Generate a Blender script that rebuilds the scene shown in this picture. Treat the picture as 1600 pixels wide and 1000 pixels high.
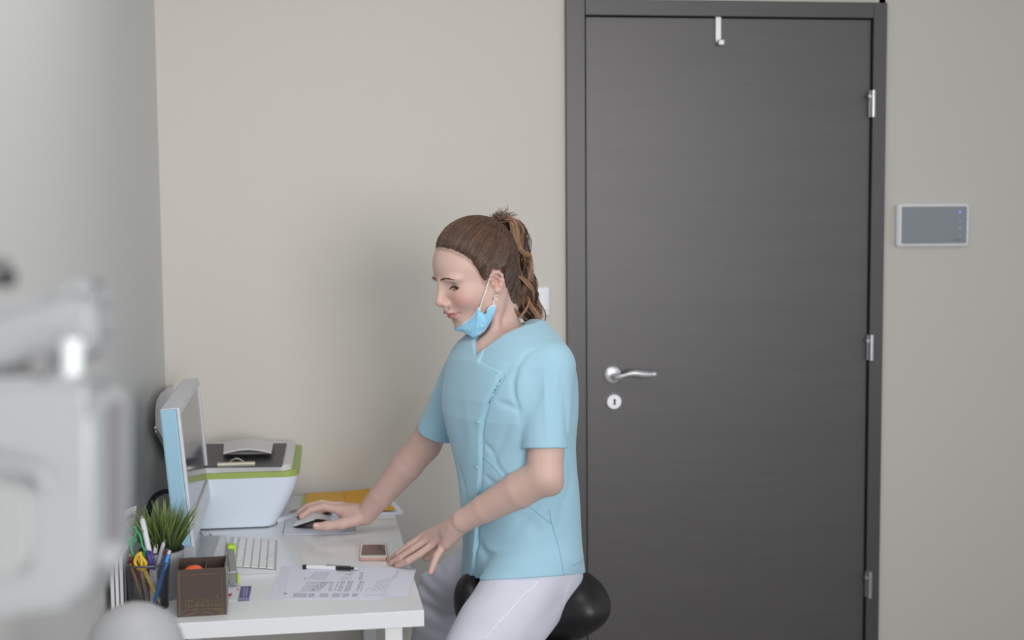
import bpy, bmesh, math, random
import numpy as np
from mathutils import Vector, Matrix
from mathutils.bvhtree import BVHTree

random.seed(7)
rng = np.random.default_rng(11)
for _o in list(bpy.data.objects):
    bpy.data.objects.remove(_o)
SC = bpy.context.scene
COL = SC.collection

# ------------------------------------------------------------------ camera
FPX, CAM_H = 2100.0, 1.535
YAW, PITCH, ROLL = math.radians(7.49), math.radians(4.63), math.radians(.46)
FW = Vector((math.sin(YAW)*math.cos(PITCH), math.cos(YAW)*math.cos(PITCH), -math.sin(PITCH)))
RT = Vector((math.cos(YAW), -math.sin(YAW), 0.0))
UP0 = RT.cross(FW)
RI = RT*math.cos(ROLL) - UP0*math.sin(ROLL)
UP = RI.cross(FW)
CAM = Vector((0, 0, CAM_H))
cam_data = bpy.data.cameras.new('camera')
cam = bpy.data.objects.new('camera', cam_data)
COL.objects.link(cam)
SC.camera = cam
cam_data.sensor_width = 36.0
cam_data.lens = FPX*36.0/1600.0
cam_data.clip_start = .02
cam.matrix_world = Matrix.Translation(CAM) @ Matrix((RI, UP, -FW)).transposed().to_4x4()
cam_data.dof.use_dof = True
cam_data.dof.focus_distance = 3.0
cam_data.dof.aperture_fstop = 2.8

# ------------------------------------------------------------------ world, lights, exposure
SC.view_settings.view_transform = 'Standard'
SC.view_settings.look = 'None'
SC.view_settings.gamma = 1
SC.view_settings.use_curve_mapping = False
SC.view_settings.exposure = 0.0
SC.cycles.use_denoising = True
world = bpy.data.worlds.new('world')
SC.world = world
world.use_nodes = True
world.node_tree.nodes['Background'].inputs[0].default_value = (.88, .93, 1.0, 1)
world.node_tree.nodes['Background'].inputs[1].default_value = .56

def area_light(name, loc, target, w, h, power, color, spread):
    d = bpy.data.lights.new(name, 'AREA'); d.shape = 'RECTANGLE'; d.size = w; d.size_y = h
    d.energy = power; d.color = color; d.spread = math.radians(spread)
    o = bpy.data.objects.new(name, d); COL.objects.link(o)
    o.location = loc
    o.rotation_euler = (Vector(target)-Vector(loc)).to_track_quat('-Z', 'Y').to_euler()
    return o
area_light('window_light', (1.1, -1.1, 1.7), (-.45, 3.9, 1.45), 1.9, 1.5, 23, (1.0, .97, .94), 85)
area_light('side_window_light', (3.4, .9, 1.9), (.3, 3.0, 1.0), 1.4, 1.4, 5, (.88, .95, 1.0), 180)
area_light('overhead_fill', (-.1, 1.9, 2.70), (-.1, 1.9, 0), 1.2, 1.2, 13, (1.0, .96, .92), 180)  # added overhead fill to lift the shaded left part of the wall, no known fixture

# ------------------------------------------------------------------ pixel rays: a photo pixel to a point of the room
def V(p): return Vector(p)
def ray(px, py): return FW*FPX + RI*(px-800) - UP*(py-500)
def at(px, py, D): return CAM + ray(px, py)*(D/FPX)                 # at camera depth D
def atz(px, py, z): r = ray(px, py); return CAM + r*((z-CAM_H)/r.z)
def aty(px, py, y): r = ray(px, py); return CAM + r*(y/r.y)
def atx(px, py, x): r = ray(px, py); return CAM + r*(x/r.x)
Fh = Vector((math.sin(YAW), math.cos(YAW), 0)); Zv = Vector((0, 0, 1))

# ------------------------------------------------------------------ materials
def lin(c):
    return tuple(((v/255)/12.92 if v <= 10 else (((v/255)+.055)/1.055)**2.4) for v in c)
MATS = {}
def mat(name, rgb, rough=.5, metal=0, spec=.5, noise=0, nscale=8, bump=0, bscale=60, **kw):
    m = bpy.data.materials.new(name); m.use_nodes = True
    nt = m.node_tree; N = nt.nodes; L = nt.links; b = N['Principled BSDF']
    c = lin(rgb)+(1,)
    b.inputs['Base Color'].default_value = c
    b.inputs['Roughness'].default_value = rough; b.inputs['Metallic'].default_value = metal
    b.inputs['Specular IOR Level'].default_value = spec
    for k, v in kw.items(): b.inputs[k.replace('_', ' ')].default_value = v
    tc = N.new('ShaderNodeTexCoord')
    if noise:
        n = N.new('ShaderNodeTexNoise'); n.inputs['Scale'].default_value = nscale; n.inputs['Detail'].default_value = 4
        r = N.new('ShaderNodeMapRange'); r.inputs[3].default_value = 1-noise; r.inputs[4].default_value = 1+noise
        mx = N.new('ShaderNodeVectorMath'); mx.operation = 'SCALE'; mx.inputs[0].default_value = c[:3]
        L.new(tc.outputs['Object'], n.inputs['Vector']); L.new(n.outputs['Fac'], r.inputs[0])
        L.new(r.outputs[0], mx.inputs['Scale']); L.new(mx.outputs[0], b.inputs['Base Color'])
    if bump:
        n2 = N.new('ShaderNodeTexNoise'); n2.inputs['Scale'].default_value = bscale; n2.inputs['Detail'].default_value = 3
        bp = N.new('ShaderNodeBump'); bp.inputs['Strength'].default_value = bump; bp.inputs['Distance'].default_value = .002
        L.new(tc.outputs['Object'], n2.inputs['Vector']); L.new(n2.outputs['Fac'], bp.inputs['Height'])
        L.new(bp.outputs[0], b.inputs['Normal'])
    MATS[name] = m
    return m
def emis(name, rgb, s):
    m = mat(name, rgb); b = m.node_tree.nodes['Principled BSDF']
    b.inputs['Emission Color'].default_value = lin(rgb)+(1,); b.inputs['Emission Strength'].default_value = s
    return m
def attr_mat(name, rough=.5, spec=.4, bump=0, bscale=300, sss=0, mottle=.03, mscale=60):
    """colour comes from the mesh's own 'tint' attribute"""
    m = mat(name, (200, 200, 200), rough, 0, spec, bump=bump, bscale=bscale)
    nt = m.node_tree; N = nt.nodes; L = nt.links; b = N['Principled BSDF']
    a = N.new('ShaderNodeAttribute'); a.attribute_name = 'tint'
    n = N.new('ShaderNodeTexNoise'); n.inputs['Scale'].default_value = mscale
    r = N.new('ShaderNodeMapRange'); r.inputs[3].default_value = 1-mottle; r.inputs[4].default_value = 1+mottle
    mx = N.new('ShaderNodeVectorMath'); mx.operation = 'SCALE'
    tc = N.new('ShaderNodeTexCoord'); L.new(tc.outputs['Object'], n.inputs['Vector'])
    L.new(n.outputs['Fac'], r.inputs[0]); L.new(a.outputs['Color'], mx.inputs[0]); L.new(r.outputs[0], mx.inputs['Scale'])
    L.new(mx.outputs[0], b.inputs['Base Color'])
    if sss:
        b.inputs['Subsurface Weight'].default_value = sss
        b.inputs['Subsurface Radius'].default_value = (1, .35, .2); b.inputs['Subsurface Scale'].default_value = .006
    return m

# ------------------------------------------------------------------ object helpers
def tag(o, label=None, cat=None, group=None, kind=None):
    if label: o['label'] = label
    if cat: o['category'] = cat
    if group: o['group'] = group
    if kind: o['kind'] = kind
    return o
def thing(name, loc, label, cat, group=None):
    o = bpy.data.objects.new(name, None); COL.objects.link(o); o.location = loc; o.empty_display_size = .05
    return tag(o, label, cat, group)
def set_parent(o, parent):
    if parent is None: return o
    o.parent = parent
    # all geometry is written in room coordinates, so only a top-level parent's own placement is undone
    if parent.parent is None:
        o.matrix_parent_inverse = (Matrix.Translation(parent.location) @ parent.rotation_euler.to_matrix().to_4x4()).inverted()
    return o
def raw(name, verts, faces, m, parent=None, smooth=False, label=None, tint=None):
    me = bpy.data.meshes.new(name); me.from_pydata([tuple(v) for v in verts], [], faces)
    return fin(name, me, m, parent, smooth, label, tint)
def fin(name, me, m, parent=None, smooth=False, label=None, tint=None):
    if m: me.materials.append(m)
    if smooth: me.shade_smooth()
    if tint is not None:
        a = me.color_attributes.new('tint', 'FLOAT_COLOR', 'POINT')
        c = np.ones((len(me.vertices), 4), np.float32); c[:, :3] = tint
        a.data.foreach_set('color', c.ravel())
    o = bpy.data.objects.new(name, me); COL.objects.link(o)
    set_parent(o, parent)
    if label: o['label'] = label
    return o
def obj(name, bm, m, parent=None, smooth=False, label=None, auto=None):
    me = bpy.data.meshes.new(name); bm.to_mesh(me); bm.free()
    o = fin(name, me, m, parent, smooth, label)
    if auto: me.set_sharp_from_angle(angle=math.radians(auto))
    return o
def new(): return bmesh.new()
def box(bm, c, s, rot=None, bev=0, seg=2):
    """box with centre c, full size s, 3x3 rotation, bevelled edges"""
    r = bmesh.ops.create_cube(bm, size=1.0); vs = r['verts']
    M = Matrix.Translation(c) @ (rot.to_4x4() if rot else Matrix.Identity(4)) @ Matrix.Diagonal((s[0], s[1], s[2], 1))
    bmesh.ops.transform(bm, matrix=M, verts=vs)
    if bev:
        es = list({e for v in vs for e in v.link_edges})
        bmesh.ops.bevel(bm, geom=es, offset=bev, segments=seg, affect='EDGES', profile=.5)
    return vs
def cyl(bm, a, b, r, r2=None, n=24, cap=True):
    a, b = Vector(a), Vector(b); d = b-a
    q = d.to_track_quat('Z', 'Y').to_matrix().to_4x4()
    bmesh.ops.create_cone(bm, cap_ends=cap, segments=n, radius1=r, radius2=r if r2 is None else r2, depth=d.length,
                          matrix=Matrix.Translation((a+b)/2) @ q)
def frames(pts):
    pts = [Vector(p) for p in pts]; T = []
    for i in range(len(pts)):
        t = pts[min(i+1, len(pts)-1)]-pts[max(i-1, 0)]; T.append(t.normalized() if t.length > 1e-9 else Vector((0, 0, 1)))
    u = T[0].orthogonal().normalized(); out = []
    for t in T:
        u = (u - t*u.dot(t)); u = u.normalized() if u.length > 1e-6 else t.orthogonal().normalized()
        out.append((u, t.cross(u)))
    return pts, out
def tube(bm, pts, rad, n=8, cap=True, flat=1.0):
    pts, fr = frames(pts); rings = []
    for i, p in enumerate(pts):
        r = rad[i] if hasattr(rad, '__len__') else rad
        u, w = fr[i]
        rings.append([bm.verts.new(p + u*math.cos(2*math.pi*k/n)*r + w*math.sin(2*math.pi*k/n)*r*flat) for k in range(n)])
    for i in range(len(rings)-1):
        for k in range(n):
            bm.faces.new((rings[i][k], rings[i][(k+1) % n], rings[i+1][(k+1) % n], rings[i+1][k]))
    if cap:
        bm.faces.new(rings[0][::-1]); bm.faces.new(rings[-1])
def prism(bm, pts, z0, z1, M=None):
    """polygon pts (x, y) pulled from z0 to z1, then moved by M"""
    lo = [bm.verts.new((p[0], p[1], z0)) for p in pts]; hi = [bm.verts.new((p[0], p[1], z1)) for p in pts]
    n = len(pts)
    bm.faces.new(lo[::-1]); bm.faces.new(hi)
    for i in range(n): bm.faces.new((lo[i], lo[(i+1) % n], hi[(i+1) % n], hi[i]))
    if M is not None: bmesh.ops.transform(bm, matrix=M, verts=lo+hi)
    return lo+hi
def rrect(w, h, r, seg=6):
    """rounded rectangle outline centred on the origin"""
    o = []
    for cx, cy, a0 in ((w/2-r, h/2-r, 0), (-w/2+r, h/2-r, 90), (-w/2+r, -h/2+r, 180), (w/2-r, -h/2+r, 270)):
        for i in range(seg+1):
            a = math.radians(a0+90*i/seg); o.append((cx+r*math.cos(a), cy+r*math.sin(a)))
    return o
def lathe(bm, prof, n=32, M=None):
    rings = []
    for r, z in prof:
        rings.append([bm.verts.new((r*math.cos(2*math.pi*k/n), r*math.sin(2*math.pi*k/n), z)) for k in range(n)] if r > 1e-6 else [bm.verts.new((0, 0, z))])
    for a, b in zip(rings, rings[1:]):
        for k in range(n):
            k2 = (k+1) % n
            if len(a) == 1 and len(b) > 1: bm.faces.new((a[0], b[k2], b[k]))
            elif len(b) == 1 and len(a) > 1: bm.faces.new((a[k], a[k2], b[0]))
            elif len(a) > 1: bm.faces.new((a[k], a[k2], b[k2], b[k]))
    vs = [v for r in rings for v in r]
    if M is not None: bmesh.ops.transform(bm, matrix=M, verts=vs)
    bmesh.ops.recalc_face_normals(bm, faces=bm.faces[:])
def cr(pts, n):
    """Catmull-Rom through pts, n samples per span"""
    P = [np.array(p, float) for p in pts]; P = [2*P[0]-P[1]]+P+[2*P[-1]-P[-2]]; out = []
    for i in range(1, len(P)-2):
        for j in range(n):
            t = j/n; a, b, c, d = P[i-1:i+3]
            out.append(.5*((2*b)+(-a+c)*t+(2*a-5*b+4*c-d)*t*t+(-a+3*b-3*c+d)*t**3))
    out.append(P[-2]); return out

# ------------------------------------------------------------------ implicit surfaces (bodies, cloth, soft shells)
def smin(a, b, k): h = np.clip(.5+.5*(b-a)/k, 0, 1); return b*(1-h)+a*h-k*h*(1-h)
def smax(a, b, k): return -smin(-a, -b, k)
def f_cone(a, b, ra, rb):
    a = np.array(a, np.float32); b = np.array(b, np.float32); ab = b-a; L2 = float(ab@ab)
    def f(p):
        q = p-a; t = np.clip((q@ab)/L2, 0, 1)
        return np.linalg.norm(q-t[:, None]*ab, axis=1)-(ra+(rb-ra)*t)
    r = max(ra, rb); return f, np.minimum(a, b)-r, np.maximum(a, b)+r
def f_ell(c, r, M=None):
    c = np.array(c, np.float32); r = np.array(r, np.float32); M = None if M is None else np.array(M, np.float32)
    def f(p):
        q = p-c
        if M is not None: q = q@M.T
        k0 = np.linalg.norm(q/r, axis=1); k1 = np.linalg.norm(q/(r*r), axis=1)
        return k0*(k0-1)/np.maximum(k1, 1e-6)
    R = float(max(r)); return f, c-R, c+R
class Field:
    def __init__(s): s.ops = []; s.post = []
    def add(s, prim, k=.01, sub=False, m=.0): f, lo, hi = prim; s.ops.append((f, lo-m, hi+m, k, sub)); return s
    def __call__(s, p, cull=None):
        d = np.full(len(p), 1.0, np.float32)
        for f, lo, hi, k, sub in s.ops:
            if cull is not None:
                if (cull[1] < lo-k-.01).any() or (cull[0] > hi+k+.01).any(): continue
            v = f(p)
            d = smax(d, -v, k) if sub else smin(d, v, k)
        for g in s.post: d = g(p, d)
        return d
def polygonise(field, lo, hi, h, nb=16, smooth=1):
    lo = np.array(lo, float); hi = np.array(hi, float)
    nB = np.ceil((hi-lo)/(h*nb)).astype(int)
    ii = np.stack(np.meshgrid(*[np.arange(n) for n in nB], indexing='ij'), -1).reshape(-1, 3)
    cen = (lo+(ii+.5)*nb*h).astype(np.float32)
    act = ii[np.abs(field(cen)) < h*nb*1.35]
    N = nB*nb+4
    g = np.arange(-1, nb+1)
    loc = np.stack(np.meshgrid(g, g, g, indexing='ij'), -1).reshape(-1, 3)
    n1 = nb+2
    allk, allv, allf = [], [], []
    corners = [(a, b, c) for a in (0, 1) for b in (0, 1) for c in (0, 1)]
    edges = [(i, j) for i in range(8) for j in range(i+1, 8) if sum(x != y for x, y in zip(corners[i], corners[j])) == 1]
    for b in act:
        gi = loc+b*nb
        P = (lo+gi*h).astype(np.float32)
        v = field(P, (P[0], P[-1]))
        if v.min() > 0 or v.max() < 0: continue
        v = v.reshape(n1, n1, n1); s = v < 0
        c8 = np.stack([v[a:a+n1-1, e:e+n1-1, c:c+n1-1] for a, e, c in corners], -1)
        s8 = c8 < 0; cnt = s8.sum(-1); cells = np.argwhere((cnt > 0) & (cnt < 8))
        if not len(cells): continue
        cv = c8[cells[:, 0], cells[:, 1], cells[:, 2]]
        acc = np.zeros((len(cells), 3)); w = np.zeros(len(cells))
        for i, j in edges:
            x = (cv[:, i] < 0) != (cv[:, j] < 0)
            t = np.where(x, cv[:, i]/np.where(x, cv[:, i]-cv[:, j], 1), 0)
            pi = np.array(corners[i]); pj_ = np.array(corners[j])
            acc += x[:, None]*(pi+(pj_-pi)*t[:, None]); w += x
        q = acc/w[:, None]
        gc = cells-1+b*nb
        key = ((gc[:, 0]+2)*(N[1]+4)+(gc[:, 1]+2))*(N[2]+4)+gc[:, 2]+2
        allk.append(key); allv.append(lo+(gc+q)*h)
        for ax in range(3):
            o = np.zeros(3, int); o[ax] = 1
            core = s[1:nb+1, 1:nb+1, 1:nb+1]
            sh = s[1+o[0]:nb+1+o[0], 1+o[1]:nb+1+o[1], 1+o[2]:nb+1+o[2]]
            e = np.argwhere(core != sh)
            if not len(e): continue
            inside = core[e[:, 0], e[:, 1], e[:, 2]]
            ge = e+b*nb
            u = np.zeros(3, int); u[(ax+1) % 3] = 1; w2 = np.zeros(3, int); w2[(ax+2) % 3] = 1
            def K(c): return ((c[:, 0]+2)*(N[1]+4)+(c[:, 1]+2))*(N[2]+4)+c[:, 2]+2
            quad = np.stack([K(ge), K(ge-u), K(ge-u-w2), K(ge-w2)], -1)
            quad[~inside] = quad[~inside][:, ::-1]
            allf.append(quad)
    k = np.concatenate(allk); v = np.concatenate(allv); f = np.concatenate(allf)
    uk, idx = np.unique(k, return_index=True); v = v[idx]
    fi = np.searchsorted(uk, f); ok = (fi < len(uk)).all(1); fi = np.minimum(fi, len(uk)-1)
    ok &= (uk[fi] == f).all(1); fi = fi[ok]
    # keep the one connected surface, drop closed inner bubbles
    lab = np.arange(len(v)); A_ = np.concatenate([fi[:, i] for i in range(4)]); B_ = np.concatenate([fi[:, (i+1) % 4] for i in range(4)])
    for _ in range(60):
        m = np.minimum(lab[A_], lab[B_]); l2 = lab.copy(); np.minimum.at(l2, lab[A_], m); np.minimum.at(l2, lab[B_], m)
        l2 = l2[l2]; l2 = l2[l2]
        if (l2 == lab).all(): break
        lab = l2
    big = np.bincount(lab).argmax(); keep = lab == big
    if not keep.all():
        fi = fi[keep[fi[:, 0]]]; new_i = np.cumsum(keep)-1; fi = new_i[fi]; v = v[keep]
    for _ in range(smooth):
        a = np.zeros_like(v); n = np.zeros(len(v))
        for i in range(4):
            j = (i+1) % 4
            for x, y in ((i, j), (j, i)):
                for c in range(3): a[:, c] += np.bincount(fi[:, x], v[fi[:, y], c], len(v))
                n += np.bincount(fi[:, x], minlength=len(v))
        v = v*.5+.5*a/np.maximum(n, 1)[:, None]
    return v, fi
def grid_mesh(name, v, f, m, parent=None, tint=None, label=None, smooth=True):
    me = bpy.data.meshes.new(name)
    me.vertices.add(len(v)); me.vertices.foreach_set('co', np.asarray(v, np.float32).ravel())
    n = f.shape[1]
    me.loops.add(f.size); me.loops.foreach_set('vertex_index', f.astype(np.int32).ravel())
    me.polygons.add(len(f)); me.polygons.foreach_set('loop_start', np.arange(0, f.size, n, dtype=np.int32))
    try: me.polygons.foreach_set('loop_total', np.full(len(f), n, np.int32))
    except Exception: pass
    me.update(calc_edges=True); me.validate()
    return fin(name, me, m, parent, smooth, label, tint)
def trace(field, px, py, d0=2.3, d1=3.7, back=.0):
    """walk a pixel's ray to the surface of a field"""
    D = d0
    for _ in range(160):
        p = at(px, py, D)
        v = float(field(np.array([tuple(p)], np.float32))[0])
        if v < .0004: return at(px, py, D-back)
        D += max(v*.6, .0006)
        if D > d1: break
    return None
# ================================================================== the room
YB, XL = 3.9, -.485
XR, YF, ZC = 3.6, -2.4, 2.75
M_wall = mat('wall_paint', (211, 208, 202), .75, noise=.015, nscale=1.5, bump=.12, bscale=90, spec=.2)
M_wallL = mat('wall_paint_grey', (206, 207, 206), .8, noise=.01, nscale=1.5, bump=.1, bscale=90, spec=.2)
M_floor = mat('floor_vinyl', (150, 146, 140), .5, noise=.05, nscale=5)
M_ceil = mat('ceiling_paint', (228, 227, 222), .8)
def slab(name, c, s, m):
    bm = new(); box(bm, c, s); return tag(obj(name, bm, m), kind='structure')

def door_wood(name, rgb, axis_scale, amt=.16):
    """grey laminate with long streaks of grain"""
    m = mat(name, rgb, .47, spec=1.0)
    nt = m.node_tree; N = nt.nodes; L = nt.links; b = N['Principled BSDF']
    tc = N.new('ShaderNodeTexCoord'); mp = N.new('ShaderNodeMapping'); mp.inputs['Scale'].default_value = axis_scale
    L.new(tc.outputs['Object'], mp.inputs['Vector'])
    n1 = N.new('ShaderNodeTexNoise'); n1.inputs['Scale'].default_value = 6; n1.inputs['Detail'].default_value = 9; n1.inputs['Roughness'].default_value = .72; n1.inputs['Distortion'].default_value = .5
    n2 = N.new('ShaderNodeTexNoise'); n2.inputs['Scale'].default_value = 1.3; n2.inputs['Detail'].default_value = 2
    L.new(mp.outputs[0], n1.inputs['Vector']); L.new(mp.outputs[0], n2.inputs['Vector'])
    ad = N.new('ShaderNodeMath'); ad.operation = 'MULTIPLY_ADD'; ad.inputs[1].default_value = .65
    hf = N.new('ShaderNodeMath'); hf.operation = 'MULTIPLY'; hf.inputs[1].default_value = .35
    L.new(n2.outputs['Fac'], hf.inputs[0]); L.new(n1.outputs['Fac'], ad.inputs[0]); L.new(hf.outputs[0], ad.inputs[2])
    r = N.new('ShaderNodeMapRange'); r.inputs[1].default_value = .3; r.inputs[2].default_value = .7; r.inputs[3].default_value = 1-amt; r.inputs[4].default_value = 1+amt
    L.new(ad.outputs[0], r.inputs[0])
    mx = N.new('ShaderNodeVectorMath'); mx.operation = 'SCALE'; mx.inputs[0].default_value = lin(rgb)
    L.new(r.outputs[0], mx.inputs['Scale']); L.new(mx.outputs[0], b.inputs['Base Color'])
    bp = N.new('ShaderNodeBump'); bp.inputs['Strength'].default_value = .15; bp.inputs['Distance'].default_value = .002
    L.new(ad.outputs[0], bp.inputs['Height']); L.new(bp.outputs[0], b.inputs['Normal'])
    return m
M_door = door_wood('door_laminate', (74, 71, 73), (1, 1, 11))
M_frame = door_wood('door_frame_laminate', (62, 60, 62), (14, 14, 1), .06)
M_steel = mat('brushed_steel', (205, 205, 208), .3, .9)
M_satin = mat('satin_aluminium', (222, 222, 228), .35, .55)
M_dark = mat('dark_gap', (22, 20, 20), .8)
M_black = mat('black_plastic', (24, 24, 26), .35)
M_white = mat('white_plastic', (232, 234, 238), .35)
M_whitem = mat('white_matte', (225, 226, 228), .6)

slab('floor', ((XL+XR)/2, (YB+YF)/2, -.03), (XR-XL+.2, YB-YF+.2, .06), M_floor)
slab('ceiling', ((XL+XR)/2, (YB+YF)/2, ZC+.03), (XR-XL+.2, YB-YF+.2, .06), M_ceil)
slab('wall_left', (XL-.04, (YB+YF)/2, ZC/2), (.08, YB-YF, ZC), M_wallL)
# back wall with the door opening left free
DX0, DX1, DZ = .735, 1.602, 2.096       # the leaf
FX0, FX1, FZ = .674, 1.647, 2.145       # outside of the casing
bm = new()
box(bm, ((XL-.1+FX0+.02)/2, YB+.06, ZC/2), (FX0+.02-XL+.1, .12, ZC))
box(bm, ((FX1-.02+XR+.1)/2, YB+.06, ZC/2), (XR+.1-FX1+.02, .12, ZC))
box(bm, ((FX0+FX1)/2, YB+.06, (FZ-.02+ZC)/2), (FX1-FX0, .12, ZC-FZ+.02))
tag(obj('wall_back', bm, M_wall), kind='structure')
# skirting board along the back wall and the left wall
bm = new(); box(bm, ((XL+FX0)/2, YB-.007, .04), (FX0-XL-.002, .014, .08), bev=.003)
box(bm, ((FX1+XR)/2, YB-.007, .04), (XR-FX1-.002, .014, .08), bev=.003)
tag(obj('baseboard_back', bm, M_frame), kind='structure')
bm = new(); box(bm, (XL+.007, (YB-.016+YF)/2, .04), (.014, YB-YF-.016, .08), bev=.003)
tag(obj('baseboard_left', bm, M_frame), kind='structure')

# door: casing, leaf, gap, hinges, handle, escutcheon
door = thing('door_1', ((DX0+DX1)/2, YB-.01, 0), None, None); door['kind'] = 'structure'
FT = .016                                # how far the casing stands off the wall
bm = new()
box(bm, ((FX0+DX0-.004)/2, YB-FT/2+.03, FZ/2), (DX0-.004-FX0, FT+.06, FZ), bev=.002)
box(bm, ((FX1+DX1+.003)/2, YB-FT/2+.03, FZ/2), (FX1-DX1-.003, FT+.06, FZ), bev=.002)
box(bm, ((DX0+DX1)/2, YB-FT/2+.03, (FZ+DZ+.003)/2), (DX1-DX0+.0065, FT+.06, FZ-DZ-.003), bev=.002)
obj('door_frame', bm, M_frame, door)
bm = new(); box(bm, ((DX0+DX1)/2, YB-.002+.02, DZ/2+.003), (DX1-DX0, .04, DZ-.006), bev=.0015)
obj('door_leaf', bm, M_door, door)
bm = new(); box(bm, ((FX0+FX1)/2, YB+.075, FZ/2), (FX1-FX0-.03, .03, FZ-.02)); obj('rebate', bm, M_dark, door)
for yy0, yy1 in ((141, 183), (523, 563), (893, 934)):
    p0 = aty(1364.5 if yy0 < 300 else (1361.5 if yy0 < 700 else 1359), yy0, YB-.024)
    p1 = Vector((p0.x, p0.y, aty(1362, yy1, YB-.024).z))
    bm = new(); cyl(bm, p0, p1, .0075, n=16); box(bm, ((p0.x-.004), YB-.012, (p0.z+p1.z)/2), (.012, .012, (p0.z-p1.z)*.98))
    h = obj('hinge', bm, M_steel, door, smooth=True, auto=30)
    zz = p0.z-.018
    bm = new(); cyl(bm, (p0.x-.012, p0.y+.012, zz), (p0.x-.012, p0.y-.006, zz), .005, n=12); obj('hinge_screw', bm, M_steel, h)
hx, hz = .812, 1.0485
bm = new(); lathe(bm, [(0, .011), (.019, .011), (.0245, .008), (.026, 0), (0, 0)], 40, Matrix.Translation((hx, YB-.002-.0, hz)) @ Matrix.Rotation(math.pi/2, 4, 'X'))
hd = obj('door_handle', bm, M_satin, door, smooth=True, auto=40)
lp = cr([(hx, YB-.01, hz-.002), (hx+.003, YB-.042, hz-.004), (hx+.022, YB-.054, hz+.002), (hx+.052, YB-.056, hz+.009), (hx+.085, YB-.055, hz+.005), (hx+.112, YB-.054, hz+.004), (hx+.124, YB-.053, hz+.006)], 6)
bm = new()
tube(bm, lp, [.0085]*7+[.009, .0085, .008, .0075, .007, .0065]+[.006+.004*math.sin(i/18*math.pi)**1 for i in range(len(lp)-13-6)]+[.0095, .0085, .007, .0055, .0035, .0012], n=16)
obj('handle_lever', bm, M_satin, hd, smooth=True)
bm = new(); lathe(bm, [(0, .009), (.021, .009), (.024, .006), (.0255, 0), (0, 0)], 40, Matrix.Translation((hx+.004, YB-.002, hz-.081)) @ Matrix.Rotation(math.pi/2, 4, 'X'))
es = obj('keyhole_plate', bm, M_satin, door, smooth=True, auto=40)
bm = new(); kz = hz-.081
prism(bm, [(-.0035, -.009), (.0035, -.009), (.002, .001), (.0033, .003), (.0033, .007), (0, .009), (-.0033, .007), (-.0033, .003), (-.002, .001)], 0, .0006,
      Matrix.Translation((hx+.005, YB-.0112, kz)) @ Matrix.Rotation(math.pi/2, 4, 'X')); obj('keyhole', bm, M_dark, es)

# hook hung over the top of the door
hk = aty(1122, 30, YB-.004)
bm = new()
box(bm, (hk.x, YB-.0065, DZ-.034), (.0165, .003, .074), bev=.0008)
box(bm, (hk.x, YB+.013, DZ-.0015), (.0165, .04, .002))
ho = obj('door_hook', bm, M_satin)
tag(ho, 'slim white metal hook hung over the top edge of the grey door', 'hook')
bm = new(); box(bm, (hk.x+.003, YB-.014, DZ-.074), (.011, .018, .006)); box(bm, (hk.x+.004, YB-.025, DZ-.073), (.018, .008, .017), bev=.003)
obj('hook_tip', bm, M_satin, ho)

# wall panel right of the door
a = aty(1402, 319, YB-.02); b = aty(1513, 384, YB-.02); pc = (a+b)/2; w = b.x-a.x; h = a.z-b.z
Mp = Matrix.Translation((pc.x, YB, pc.z)) @ Matrix.Rotation(math.pi/2, 4, 'X')
bm = new(); prism(bm, rrect(w, h, .009), 0, .022, Mp)
bmesh.ops.bevel(bm, geom=[e for e in bm.edges if abs(e.verts[0].co.y-(YB-.022)) < 1e-5 and abs(e.verts[1].co.y-(YB-.022)) < 1e-5], offset=.004, segments=3, affect='EDGES')
panel = thing('intercom_panel', (pc.x, YB-.011, pc.z), 'small white wall panel with grey screen and four lit touch buttons, right of the door', 'intercom')
obj('housing', bm, M_white, panel, smooth=True, auto=30)
M_scr = mat('panel_glass', (140, 146, 153), .25)
bm = new(); prism(bm, rrect(w-.022, h-.016, .004), 0, .0008, Mp @ Matrix.Translation((.003, 0, .0221))); sc = obj('screen', bm, M_scr, panel)
M_led = emis('blue_led', (110, 120, 255), 1.1); M_led2 = emis('violet_led', (150, 145, 215), .35)
for i, (yy, mm) in enumerate(((331, M_led), (346, M_led2), (357, M_led2), (368.5, M_led2))):
    q = aty(1500, yy, YB-.023); bm = new()
    cyl(bm, (q.x, YB-.0228, q.z), (q.x, YB-.0236, q.z), .0026 if i else .0032, n=12)
    o = obj('touch_button', bm, mm, sc)
    if i == 0: o['label'] = 'bright blue lit touch button'
q = aty(1496, 375, YB-.023); bm = new(); box(bm, (q.x, YB-.0231, q.z), (.022, .0006, .003)); obj('maker_mark', bm, mat('mark_grey', (105, 112, 112), .5), sc)

# switch plate behind the hair
q = aty(845.5, 471, YB-.01)
bm = new(); box(bm, (q.x, YB-.006, q.z), (.05, .012, .084), bev=.004, seg=3)
sw = obj('light_switch', bm, mat('switch_white', (236, 236, 246), .4), None, smooth=True, auto=30)
tag(sw, 'white light switch plate on the wall behind the ponytail', 'light switch')
bm = new(); box(bm, (q.x, YB-.0135, q.z), (.03, .004, .052), bev=.0015); obj('rocker', bm, M_white, sw)
# ================================================================== the seated woman
def npv(v): return np.array(tuple(v), np.float32)
hd_a, hd_t = math.radians(30), math.radians(16)
_fh = -math.cos(hd_a)*RT - math.sin(hd_a)*Fh
HX = math.cos(hd_t)*_fh - math.sin(hd_t)*Zv; HY = Zv.cross(_fh); HZ = HX.cross(HY)
HO = at(746, 437, 3.05)
HM = np.array([tuple(HX), tuple(HY), tuple(HZ)], np.float32)      # world -> head rows
def hw(x, y, z): return HO + HX*x + HY*y + HZ*z                    # head space -> room
def hl(px, py, y):                                                 # pixel ray met with the head-space plane of that y
    r = ray(px, py); t = ((HO+HY*y-CAM).dot(HY))/r.dot(HY); return CAM + r*t

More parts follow.
